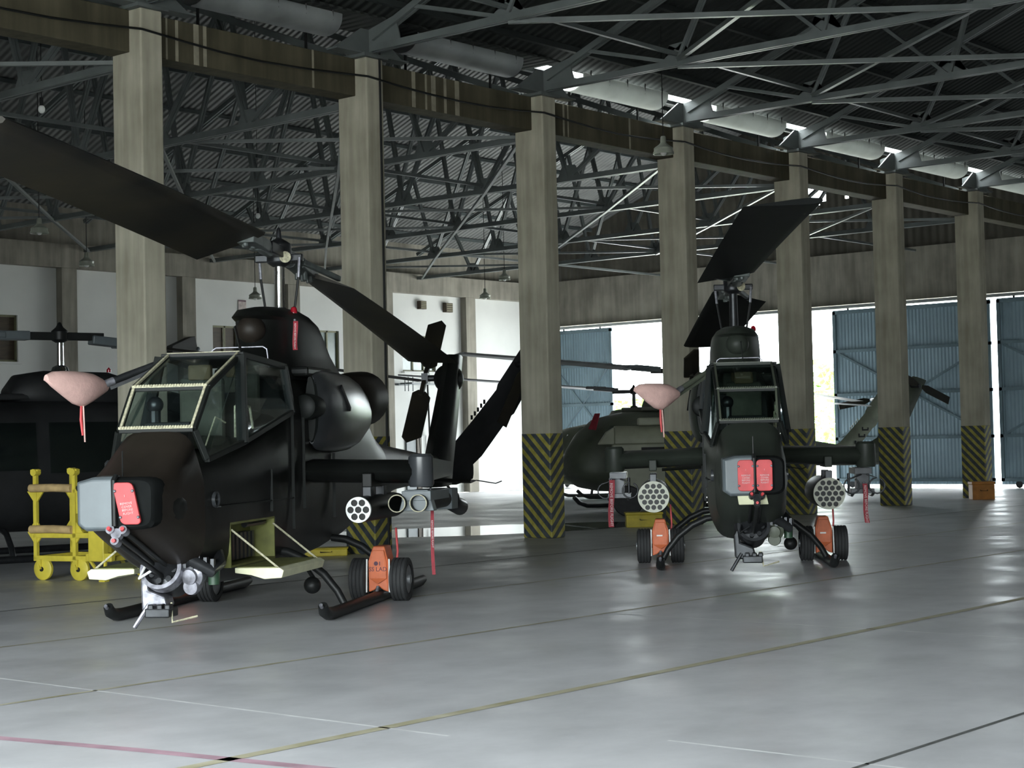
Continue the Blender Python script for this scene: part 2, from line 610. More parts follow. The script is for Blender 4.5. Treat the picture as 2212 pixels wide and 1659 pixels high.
# roofs: two low gables meeting in a valley over the pillar row
def roof(name, pts, m_):
    mb = MB()
    for (ya, za), (yb, zb) in zip(pts[:-1], pts[1:]):
        mb.prism([(XN - .3, ya, za), (XB + .3, ya, za), (XB + .3, yb, zb), (XN - .3, yb, zb)], (0, 0, 0.05))
    return struct(mb.build(name, m_, smooth=0))
roof('ceiling', [(17.95, 7.92), (5.0, 12.95), (-8.2, 7.7)], M_ROOF_SHADED)
roof('ceiling', [(18.25, 7.92), (27.4, 11.55), (36.9, 7.75)], M_ROOF)

MB().box((10.25, 18.1, 7.93), (24.0, .9, .03)).build('ceiling', M_ROOF_SHADED, smooth=0)['kind'] = 'structure'
# white side wall, concrete edge beam and pilasters
def wallbox(mb, x0, x1, z0, z1, y0=YW + .22, y1=YW + .5):
    mb.box(((x0 + x1) / 2, (y0 + y1) / 2, (z0 + z1) / 2), (x1 - x0, y1 - y0, z1 - z0))
WIN = [(22.6, 24.40, 3.84, 5.0), (30.6, 31.95, 3.86, 4.98), (34.1, 35.40, 3.83, 4.98), (38.1, 39.6, 3.83, 4.95)]
mb = MB()
xs = XN
for (a, b_, z0, z1) in WIN:
    wallbox(mb, xs, a, 0, 6.24)
    wallbox(mb, a, b_, 0, z0)
    wallbox(mb, a, b_, z1, 6.24)
    xs = b_
wallbox(mb, xs, XB, 0, 6.24)
struct(mb.build('wall_left', M_WHITE, smooth=0))
mb = MB()
wallbox(mb, XN, XB, 6.24, 6.85, YW - .02, YW + .5)
struct(mb.build('trim_1', M_BAND, smooth=0, bevel=.01))
mb = MB()
wallbox(mb, XN, XB, 6.85, 7.95, YW + .25, YW + .5)
struct(mb.build('wall_left', M_BAND, smooth=0))
k = 2
for x in (2.8, 6.6, 10.45, 14.3, 18.1, 21.95, 25.77, 29.6, 33.42, 37.25, 41.05, 44.9):
    struct(MB().box((x, YW + .13, 3.12), (0.46, .3, 6.24)).build('trim_%d' % k, M_BAND, smooth=0, bevel=.01))
    k += 1
for i, (a, b_, z0, z1) in enumerate(WIN):
    w = (b_ - a) / 3
    f = MB()
    yf = YW + .30
    for j in range(4):
        f.box((a + .02 + j * (b_ - a - .04) / 3, yf, (z0 + z1) / 2), (.05, .06, z1 - z0))
    f.box(((a + b_) / 2, yf, z0 + .025), (b_ - a, .06, .05)).box(((a + b_) / 2, yf, z1 - .025), (b_ - a, .06, .05))
    fo = struct(f.build('window_%d' % (i + 1), M_FRAMEOL, smooth=0))
    for j in range(3):
        pale = (i == 2 and j > 0) or i == 3
        MB().box((a + w * (j + .5), yf + .02, (z0 + z1) / 2), (w - .05, .02, z1 - z0 - .08)).build('pane' if pale else 'shutter', M_PALEGL if pale else M_WOODDK, fo, smooth=0)
    MB().box(((a + b_) / 2, YW + .17, z0 - .03), (b_ - a + .1, .14, .05)).build('sill', M_WHITE, fo, smooth=0)
do = struct(MB().box((38.35, YW + .19, .92), (.42, .06, 1.84)).build('door_1', M_GREYP, smooth=0, bevel=.01))
MB().box((38.72, YW + .19, .92), (.2, .05, 1.84)).build('jamb', M_WOODDK, do, smooth=0)
MB().box((38.93, YW + .19, .92), (.22, .05, 1.84)).build('pane', M_WHITE, do, smooth=0)

# rear wall: concrete gable band, cladding with a torn hole, sliding door leaves, rail
struct(MB().box((XB + .12, (YW + YN) / 2, 6.2), (.25, YW - YN + .6, 1.52)).build('wall_back', M_BAND, smooth=0))
def zroof(y):
    if y > 18.1:
        return 7.92 + (11.55 - 7.92) * (y - 18.25) / 9.15 if y < 27.4 else 11.55 - 3.8 * (y - 27.4) / 9.5
    return 7.92 + (12.95 - 7.92) * (17.95 - y) / 12.95 if y > 5 else 12.95 - 5.25 * (5 - y) / 13.2
mb = MB()
y = YN - .3
EDG = [YN - .3 + .5 * i for i in range(200)]
EDG = sorted([e for e in EDG if e < YW + .5] + [25.85, 26.06, 26.66, 25.08, 25.22, 5.0, 18.1, 27.4, YW + .5])
for a, b_ in zip(EDG[:-1], EDG[1:]):
    if b_ - a < .001:
        continue
    c = (a + b_) / 2
    def strip(za, zb_, zc, zd):
        mb.prism([(XB + .05, a, za), (XB + .05, b_, zb_), (XB + .05, b_, zd), (XB + .05, a, zc)], (.06, 0, 0))
    ta, tb = zroof(a + 1e-4) + .1, zroof(b_ - 1e-4) + .1
    if 25.85 < c < 26.06 or 26.06 < c < 26.66:
        z0, z1 = (8.6, 8.95) if c < 26.06 else (8.5, 9.08)
        strip(6.9, 6.9, z0, z0)
        strip(z1, z1, ta, tb)
    elif 25.08 < c < 25.22:
        strip(6.9, 6.9, 8.6, 8.6)
        strip(8.72, 8.72, ta, tb)
    else:
        strip(6.9, 6.9, ta, tb)
struct(mb.build('wall_back', sheet_mat('gable_cladding', (0.075, 0.07, 0.055), 0.8, 0, 'Y', .25, .3), smooth=0))
LEAF = [(33.96, 36.5, XB + .02), (20.70, 25.70, XB + .02), (15.4, 20.46, XB - .10), (10.2, 15.2, XB + .02), (4.9, 10.0, XB - .1), (-.3, 4.7, XB + .02), (-8.0, -.5, XB - .1)]
for i, (a, b_, x) in enumerate(LEAF):
    n = 'door_%d' % (i + 2)
    lf = struct(MB().box((x, (a + b_) / 2, 2.69), (.05, b_ - a, 5.18)).build(n, M_DOOR, smooth=0))
    fr = MB()
    for zz in (.23, 1.45, 2.75, 4.05, 5.2):
        fr.box((x - .045, (a + b_) / 2, zz), (.05, b_ - a, .09))
    fr.box((x - .045, a + .05, 2.72), (.05, .1, 5.06)).box((x - .045, b_ - .05, 2.72), (.05, .1, 5.06))
    fr.build('door_frame', M_DOORF, lf, smooth=0)
    br = MB()
    br.bar((x - .04, a + .15, 1.5), (x - .04, (a + b_) / 2, 2.75), .03, .06).bar((x - .04, (a + b_) / 2, 2.75), (x - .04, b_ - .15, 1.5), .03, .06)
    br.bar((x - .04, a + .15, 4.0), (x - .04, (a + b_) / 2, 2.75), .03, .06).bar((x - .04, (a + b_) / 2, 2.75), (x - .04, b_ - .15, 4.0), .03, .06)
    br.build('door_brace', M_DOORF, lf, smooth=0)
    for yy in (a + .5, b_ - .5):
        MB().cyl((x - .03, yy, .1), (x + .03, yy, .1), .1, n=16).build('door_roller', M_DKMET, lf)
        MB().box((x, yy, 5.32), (.03, .06, .16)).build('door_hanger', M_DKMET, lf, smooth=0)
struct(MB().box((XB - .02, (YW + YN) / 2, 5.365), (.24, YW - YN, .09)).build('trim_20', M_GALV, smooth=0))
# the slit of light over the rail: the band stops above it
# near end wall (behind the camera) with its big opening, near side wall
mb = MB()
mb.box((XN - .1, 4.9, 9.5), (.2, 26.5, 7.0))
mb.box((XN - .1, 24.1, 4.0), (.2, 25.2, 8.0)).box((XN - .1, 27.3, 9.9), (.2, 18.8, 4.0)).box((XN - .1, 3.5, 5.6), (.2, 17, 1.0))
mb.box((XN - .1, -6.5, 3.1), (.2, 3, 6.2))
struct(mb.build('wall_front', M_BAND, smooth=0))
struct(MB().box(((XB + XN) / 2, YN - .1, 4), (XB - XN, .2, 8)).build('wall_right', M_BAND, smooth=0))
portal('daylight_portal_front', (XN - .05, 3.25, 2.55), (0, math.radians(-90), 0), 5.1, 16.5)
portal('daylight_portal_rear', (XB + .3, 29.8, 2.7), (0, math.radians(90), 0), 5.3, 8.3)

# floor joints and painted lines
def strip(name, pts, w, m_, z=.002):
    mb = MB()
    mb.loft([[(x - w * nx, y - w * ny, z), (x + w * nx, y + w * ny, z)] for x, y, nx, ny in pts], cap=False, closed=False)
    return struct(mb.build(name, m_, smooth=0))
M_OCHRE = mat('ochre_joint_sealer', (0.40, 0.37, 0.20), 0.6, 0, .3, 3, col2=(.50, .48, .37))
M_JOINT = mat('dark_joint', (0.08, 0.085, 0.08), 0.8, 0, .5, 5)
M_REDL = mat('faded_red_paint', (0.40, 0.26, 0.31), 0.6, 0, .25, 4)
M_WHL = mat('chalk_white_joint', (0.68, 0.69, 0.69), 0.7, 0, .15, 4)
n_ = 30
for yy, w, m_ in ((9.75, .022, M_OCHRE), (7.0, .045, M_OCHRE), (4.2, .014, M_JOINT), (12.6, .02, M_OCHRE), (15.4, .02, M_JOINT)):
    strip('trim_%d' % n_, [(XN + .2, yy, 0, 1), (XB - .3, yy, 0, 1)], w, m_); n_ += 1
for xx, y0, y1, w, m_ in ((7.05, 6.5, 12.5, .012, M_WHL), (12.8, 4, 9.75, .016, M_WHL), (7.6, 2.5, 5.4, .012, M_WHL), (18.7, 2, 17, .012, M_WHL), (24.5, 2, 17, .012, M_JOINT)):
    strip('trim_%d' % n_, [(xx, y0, 1, 0), (xx, y1, 1, 0)], w, m_); n_ += 1
strip('trim_%d' % n_, [(5.55, 8.8, 1, .2), (5.8, 7.6, 1, .2), (6.15, 5.4, 1, .2)], .045, M_REDL)
# rain water lying on the floor along the far side of the pillar row
M_WATER = mat('standing_water', (0.10, 0.11, 0.115), 0.02, 0, .1, 1, spec=.9)
def puddle(pts, label):
    mb = MB()
    mb.face([mb.bm.verts.new((x, y, .003)) for x, y in pts])
    tag(mb.build('puddle', M_WATER, smooth=0), label, 'puddle')
puddle([(20.2, 21.3), (21.3, 20.55), (22.0, 19.8), (23.0, 19.25), (23.7, 18.95), (24.6, 19.0), (25.6, 20.9), (25.3, 21.6), (24.3, 22.05), (23.3, 22.6), (21.6, 23.4)], 'bright strip of standing water behind the pillar left of centre')
puddle([(23.75, 18.85), (25.2, 18.75), (26.9, 19.4), (26.6, 20.4), (26.0, 20.8), (25.75, 20.7), (24.7, 18.95)], 'small pool of water right of the centre pillar')

# ------------------------------------------------------------------ pillars and beams
ORD = {0: 'leftmost, outside the frame', 1: 'behind the nearest helicopter nose', 2: 'under the drooping rear rotor blade', 3: 'nearest the middle, beside the water strip',
       4: 'with a bright doorway just to its left', 5: 'right behind the front-facing helicopter', 6: 'between the two blue door leaves', 7: 'with an orange box at its foot', 8: 'last of the row by the doors'}
for n in range(0, 8):
    t = thing('concrete_pillar', (px_(n), Y3, 0), 0, 'tall concrete pillar with striped base, ' + ORD[n], 'pillar', 'concrete pillars of the middle row')
    MB().box((WU / 2, WV / 2, 3.68), (WU, WV, 7.36)).build('shaft', M_PILLAR, t, smooth=0, bevel=.022)
    mb = MB()
    e = .003
    mb.loft([[(-e, -e, z), (WU + e, -e, z), (WU + e, WV + e, z), (-e, WV + e, z)] for z in (0.0, 1.745)], cap=True)
    mb.build('hazard_band', M_STRIPE, t, smooth=0, bevel=.02)
    s = MB()
    s.box((WU / 2, WV / 2, 7.385), (.5, .7, .05))
    s.prism([(WU / 2 - .75, .1, 7.42), (WU / 2 + .75, .1, 7.42), (WU / 2 + .62, .1, 7.50), (WU / 2 + .16, .1, 7.80), (WU / 2 - .16, .1, 7.80), (WU / 2 - .62, .1, 7.50)], (0, .03, 0))
    s.box((WU / 2, .12, 7.415), (1.5, .22, .025))
    s.build('bearing_plate', M_STEEL, t, smooth=0)
    if n == 2:
        MB().tube([(WU - .09, -.02, .1), (WU - .085, -.02, 4), (WU - .09, -.02, 7.5)], .018, 8).build('conduit', M_BLACKP, t)
BL = ['runs off the top left corner', 'with pale streaks, left of the second pillar', 'with five pale vertical streaks, above the rear rotor blade', 'under the long bright roof strip',
      'above the lamp', 'crossing above the upright rotor blade', 'dark, far right', 'dim, last before the doors']
for n in range(0, 8):
    x0, x1 = px_(n) + WU, px_(n + 1)
    if n == 7: x1 = XB
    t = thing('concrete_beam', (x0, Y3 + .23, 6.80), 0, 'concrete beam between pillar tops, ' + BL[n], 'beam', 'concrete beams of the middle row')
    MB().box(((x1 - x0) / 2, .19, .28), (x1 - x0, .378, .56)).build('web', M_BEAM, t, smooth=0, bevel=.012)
    if n in (1, 2, 3):
        mb = MB()
        for q in ((.25, .03), (.42, .05), (.75, .09), (.9, .06), (2.9, .04)) if n == 1 else ((.9, .08), (1.18, .04), (1.35, .10), (1.62, .06), (1.9, .10)) if n == 2 else ((.5, .05), (.62, .03), (2.4, .05)):
            mb.box((q[0], -.0012, .28), (q[1], .003, .555))
        mb.build('lime_streaks', mat('lime_streak', (.27, .25, .19), .85, 0, .25, 5), t, smooth=0)
# sagging power cable tied along the pillars
pts = []
for i in range(-2, 60):
    x = px_(0) + i * SP / 6
    n = (x - px_(0)) / SP
    f = n - math.floor(n)
    pts.append((x, Y3 - .03, 7.06 - .10 * math.sin(PI * f) - .004 * math.cos(9 * n)))
tag(MB().tube([p for p in pts if p[0] < XB - .2], .016, 6).build('power_cable', M_BLACKP), 'black power cable strung across the pillars and beams', 'cable')

M_FIBRE = fibre_mat()
# valley gutter on top of the beams with its brackets
def gutter(x0, x1, i):
    t = thing('valley_gutter', (x0, 18.1, 7.62), 0, ['dull valley gutter over the left pillars', 'grey valley gutter above the second bay', 'brightening valley gutter above the third bay', 'longest bright valley gutter, above the lamp side of the centre pillar',
              'bright valley gutter with bracket ticks right of the lamp', 'shorter bright valley gutter over the upright blade', 'pale valley gutter towards the right edge', 'faint valley gutter at the right edge'][i], 'gutter', 'valley gutter lengths')
    prof = [(.30 * math.cos(PI * q / 14), .27 - .27 * math.sin(PI * q / 14) ** .8) for q in range(15)]
    prof = [(a, b_) for a, b_ in prof][::-1]
    mb = MB()
    L = x1 - x0 - .3
    mb.loft([[(.15 + xx, a, b_) for a, b_ in prof] for xx in (0, L)] + [[(.15 + xx, a * .97, b_ + .012) for a, b_ in prof] for xx in (L, 0)], cap=False, closed=False)
    mb.build('trough', M_FIBRE if i >= 3 else M_GALV, t, smooth=40)
    for xx in (.4, L - .1):
        MB().box((xx, .22, -.10), (.03, .03, .34)).build('support_leg', M_BLACKP, t, smooth=0)
    for q in range(5):
        xx = .35 + q * (L - .4) / 4
        MB().bar((xx, -.31, .34), (xx + .03, -.27, .16), .02, .02).build('bracket', M_BLACKP, t, smooth=0)
for i in range(8):
    gutter(px_(i) + .95, (px_(i + 1) if i < 7 else XB) - .35, i)

# ------------------------------------------------------------------ roof steel
def truss(x, side, label):
    """side -1: near roof, +1: far roof. built in its own YZ plane"""
    t = thing('roof_truss', (x, 18.14, 0), 0, label, 'roof truss', 'near roof trusses' if side < 0 else 'far roof trusses')
    def both(mb, p, q, w=.055, gap=.03):
        for s in (-1, 1):
            mb.bar((s * gap, p[0], p[1]), (s * gap, q[0], q[1]), .05, w)
        return mb
    if side < 0:
        ys, y_end, zb, ze, slope, yr = -.3, -25.8, 7.50, 7.66, .395, -13.1
        step = 2.62
    else:
        ys, y_end, zb, ze, slope, yr = .3, 18.3, 6.72, 7.45, .40, 9.25
        step = 2.25
    def zt(y): return ze + slope * (abs(y - ys) if abs(y) < abs(yr) else abs(2 * yr - y - ys))
    sg = side
    nb = int(round(abs(y_end - ys) / step))
    B_ = [ys + sg * step * i for i in range(nb + 1)]
    B_[-1] = y_end
    T_ = [ys + sg * step * (i + .32) for i in range(nb)]
    both(MB(), (ys, zb), (y_end, zb), .10, .045).build('bottom_chord', M_STEEL, t, smooth=0)
    both(MB(), (ys, ze), (yr, zt(yr)), .10, .045).build('top_chord', M_STEEL, t, smooth=0)
    both(MB(), (yr, zt(yr)), (y_end, ze), .10, .045).build('top_chord', M_STEEL, t, smooth=0)
    vis = range(nb) if side > 0 else range(min(nb, 5))
    for i in vis:
        yb, yt = B_[i], T_[i]
        if i:
            both(MB(), (yb, zb), (yt, zt(yt))).build('web_member', M_STEEL, t, smooth=0)
        if i < nb - 1 or side < 0:
            both(MB(), (yt, zt(yt)), (B_[i + 1], zb)).build('web_member', M_STEEL, t, smooth=0)
            g = B_[i + 1]
            s = .34 if side < 0 else .3
            MB().prism([(-.01, g - s, zb), (-.01, g + s * .9, zb), (-.01, g + s * .75, zb + .10), (-.01, g + .12 * sg, zb + s * .95), (-.01, g - .16 * sg, zb + s * .9), (-.01, g - s * .9, zb + .08)], (.02, 0, 0)).build('gusset_plate', M_STEEL, t, smooth=0)
    y0g = ys
    if side < 0:
        MB().prism([(-.01, .15, 7.42), (-.01, -.85, 7.46), (-.01, -.85, 7.56), (-.01, -.75, 7.93), (-.01, -.2, 7.80), (-.01, .15, 7.72)], (.02, 0, 0)).build('gusset_plate', M_STEEL, t, smooth=0)
    return t
TN = ['above the left pillar, at the top edge', 'springing from the second pillar', 'springing from the centre pillar', 'springing from the pillar by the lamp', 'springing from the pillar behind the front-facing helicopter', 'third from the doors', 'second from the doors', 'nearest the doors']
for n in range(0, 8):
    truss(px_(n) + .18, -1, 'grey steel roof truss over the near bay, ' + TN[n])
TF = ['off the left edge', 'behind the left pillar', 'between the two left pillars', 'behind the second pillar', 'lit, between the second and centre pillars', 'behind the centre pillar', 'lit, right of the centre pillar', 'bright, nearest the doors']
for n in range(0, 8):
    truss(px_(n) + .18, 1, 'grey steel truss of the far aisle roof, ' + TF[n])
def brace(p, q, w, name, label, cat, group=None, m_=None):
    tag(MB().bar(p, q, w, w).build(name, m_ or M_STEEL, smooth=0), label, cat, group)
# horizontal wind bracing between the bottom chords
BAYN = ['first bay at the left edge', 'bay after the left pillar', 'bay before the centre pillar', 'bay right of the centre pillar', 'bay of the lamp', 'bay behind the upright blade', 'bay nearest the doors', 'last bay']
for n in range(2, 7):
    xa, xb_ = px_(n) + .18, px_(n + 1) + .18
    ya, yb = 18.14 - .3 - 2.62, 18.14 - .3 - 2.62 * 3
    brace((xa, ya, 7.45), (xb_, yb, 7.45), .07, 'wind_brace', 'near roof brace running towards the viewer, ' + BAYN[n], 'roof brace', 'near wind braces')
    brace((xa, yb, 7.55), (xb_, ya, 7.55), .07, 'wind_brace', 'near roof brace running away from the viewer, ' + BAYN[n], 'roof brace', 'near wind braces')
STN = ['beside the pillar row', 'before the ridge', 'past the ridge', 'beside the white wall']
for n in range(0, 7):
    xa, xb_ = px_(n) + .18, px_(n + 1) + .18
    for k, (a, b_) in enumerate(((18.5, 22.9), (22.9, 27.4), (27.4, 31.9), (31.9, 36.3))):
        brace((xa, a, 6.68), (xb_, b_, 6.68), .055, 'wind_brace', 'far roof brace ' + STN[k] + ', leading away, ' + BAYN[n], 'roof brace', 'far wind braces')
        if n % 2 == 0:
            brace((xa, b_, 6.76), (xb_, a, 6.76), .055, 'wind_brace', 'far roof brace ' + STN[k] + ', crossing back, ' + BAYN[n], 'roof brace', 'far wind braces')
for yy, q in ((22.9, 'a quarter across from the pillars'), (27.4, 'under the ridge'), (31.9, 'a quarter across from the white wall')):
    brace((px_(0), yy, 6.84), (XB - .1, yy, 6.84), .06, 'tie_bar', 'long thin tie bar under the far roof, ' + q, 'tie bar', 'far tie bars')
brace((px_(0), 18.14 - .3 - 2.62, 7.64), (XB - .1, 18.14 - .3 - 2.62, 7.64), .06, 'tie_bar', 'long tie bar running lengthwise under the near roof', 'tie bar')
ON = ['first', 'second', 'third', 'fourth', 'fifth', 'sixth', 'seventh', 'eighth', 'ninth']
def purlins(y0, z0, y1, z1, k, label, grp, dz, m_=None):
    for i in range(k):
        f = (i + .4) / k
        brace((XN, y0 + f * (y1 - y0), z0 + f * (z1 - z0) - dz), (XB, y0 + f * (y1 - y0), z0 + f * (z1 - z0) - dz), .09, 'purlin', ON[i] + label, 'purlin', grp, m_ or M_PURLIN)
purlins(18.25, 7.92, 27.4, 11.55, 7, ' purlin up from the pillar row under the far roof', 'far roof purlins, near slope', .06)
purlins(27.4, 11.55, 36.9, 7.75, 7, ' purlin down from the far roof ridge towards the white wall', 'far roof purlins, rear slope', .06)
purlins(17.95, 7.92, 5, 12.95, 9, ' purlin up from the pillar row under the dark near roof', 'near roof purlins', .06, M_PURLIN_SHADED)

# ------------------------------------------------------------------ lamps and wall fittings
def lamp(loc, ztop, r, label):
    t = thing('pendant_lamp', loc, 0, label, 'lamp', 'hanging hangar lamps')
    MB().lathe([(.035, .27), (.045, .25), (.05, .16), (.075, .13), (.16, .07), (r * .92, .02), (r, .0), (r, -.03), (r * .93, -.03), (r * .9, .0), (.05, .10)], n=28, cap=False).build('lamp_shade', M_BLUEGR, t)
    MB().ball((0, 0, -.005), .055, 8).build('bulb', M_WHITE, t)
    MB().cyl((0, 0, .26), (0, 0, zroof(loc[1]) - .02 - loc[2]), .009, n=6).build('cord', M_BLACKP, t)
lamp((23.38, 16.4, 6.38), 10.2, .175, 'enamel pendant lamp in front of the beam, right of the centre pillar')
lamp((37.78, 33, 5.83), 8.8, .165, 'dark pendant lamp against the white wall by the centre pillar')
lamp((36.33, 31, 6.14), 8.8, .165, 'pendant lamp under the far roof, just left of the centre pillar top')
lamp((28.9, 33, 5.39), 8.8, .165, 'pendant lamp left of the rotor mast of the nearest helicopter')
lamp((19.11, 28, 5.82), 8.8, .175, 'pendant lamp near the left edge below the rotor blade')
lamp((22.35, 31, 5.65), 8.8, .165, 'pendant lamp just left of the left pillar')
for p, l in (((14.4, 21, 6.56), 'small bare white bulb at the upper left'), ((23.76, 27, 6.43), 'small bare white bulb above the rotor hub')):
    t = thing('light_bulb', p, 0, l, 'bulb', 'bare bulbs')
    MB().ball((0, 0, 0), .05, 8, (1, 1, 1.25)).build('globe', M_PODW, t)
    MB().cyl((0, 0, .05), (0, 0, .17), .028, n=10).build('socket', M_BLACKP, t)
    MB().cyl((0, 0, .16), (0, 0, zroof(p[1]) - .02 - p[2]), .006, n=6).build('cord', M_BLACKP, t)
def ventbox(x, z, s, label):
    t = thing('vent_box', (x, YW + .14, z), 0, label, 'vent box', 'wall vents')
    MB().box((0, 0, 0), (s, .16, s * .95)).build('housing', M_WOODDK, t, smooth=0, bevel=.008)
    f = MB()
    for i in range(4):
        f.box((0, -.085, -s * .33 + i * s * .22), (s * .85, .01, .025))
    f.build('louvre', M_FRAMEOL, t, smooth=0)
ventbox(38.93, 5.91, .27, 'small dark vent box high on the white wall, left one')
ventbox(40.13, 5.88, .31, 'larger vent box with wires on the white wall, right one')
t = thing('wall_notice', (31.66, YW + .21, 5.54), 0, 'small framed notice with faded marks high on the white wall', 'notice')
MB().box((0, 0, 0), (.28, .02, .36)).build('board', mat('notice_paper', (.42, .36, .34), .8, 0, .3, 12), t, smooth=0)
MB().box((0, -.012, .16), (.26, .01, .035)).build('header', M_INK, t, smooth=0)
t = thing('hooded_box', (29.25, YW - .12, 4.36), 0, 'black wedge-shaped box on the wall pilaster behind the windshield', 'box')
MB().prism([(-.42, -.12, -.2), (.40, -.12, -.2), (.42, -.12, .0), (.36, -.12, .26), (.18, -.12, .22), (-.42, -.12, -.02)], (0, .24, 0)).build('housing', M_BLACKP, t, smooth=0, bevel=.01)
MB().ball((.46, -.1, -.08), .06, 8).build('knob', M_GREYP, t)
t = thing('antenna_bracket', (38.0, YW + .1, 3.42), 0, 'grey wall bracket with short rods on the white wall', 'bracket')
MB().box((0, .05, 0), (.5, .15, .06)).box((-.12, -.25, .02), (.06, .5, .05)).box((.9, .04, .02), (1.4, .04, .05)).build('arm', M_GREYP, t, smooth=0)
for q in (-.2, -.05, .15):
    MB().cyl((q, -.25, -.22), (q, -.25, .22), .014, n=6).build('rod', M_GREYP, t)
MB().tube([(1.05, -.02, 0), (1.08, -.03, -1.2), (1.12, -.02, -2.3)], .03, 6).build('hanging_cable', M_BLACKP, t)
MB().tube([(.55, -.02, -.4), (.6, -.03, -1.4), (.7, -.02, -2.5)], .014, 6).build('hanging_cable', M_BLACKP, t)

# ------------------------------------------------------------------ attack helicopters
def sring(x, zb, zt, wb, wt, n=3.0, k=28, yc=0.0):
    """super-ellipse section at station x; half width blends from wb (bottom) to wt (top)"""
    zc, h = (zb + zt) / 2, (zt - zb) / 2
    out = []
    for i in range(k):
        a = 2 * PI * (i + .5) / k
        ca, sa = math.cos(a), math.sin(a)
        z = zc + h * math.copysign(abs(sa) ** (2 / n), sa)
        f = (z - zb) / (zt - zb)
        w = wb + (wt - wb) * f
        out.append((x, yc + w * math.copysign(abs(ca) ** (2 / n), ca), z))
    return out

def rotor_blade(mb, az, hub, slope, droop, r0, r1, chord, lead, pitch, thick=.09, steps=14, tip=.0):
    """one blade along azimuth az (0 = forward, local frame), lead = +1 leading edge to the left of its direction"""
    d = Vector((math.cos(az), math.sin(az), 0))
    l = Vector((-math.sin(az), math.cos(az), 0)) * lead
    up = Vector((0, 0, 1))
    prof = [(.25, 0), (.22, .35), (.10, .5), (-.15, .42), (-.5, .18), (-.75, 0), (-.5, -.12), (-.15, -.34), (.10, -.42), (.22, -.32)]
    rings = []
    for i in range(steps + 1):
        r = r0 + (r1 - r0) * i / steps
        c = Vector(hub) + d * r + up * (slope * r - droop * r * r)
        pa = pitch * (1 - .7 * i / steps)
        lx = l * math.cos(pa) + up * math.sin(pa)
        lz = up * math.cos(pa) - l * math.sin(pa)
        sk = tip if i == steps else 0
        rings.append([c + lx * (u * chord) + lz * (v * thick * chord) + d * (sk * (u - .25)) for u, v in prof])
    mb.loft(rings)
    return mb

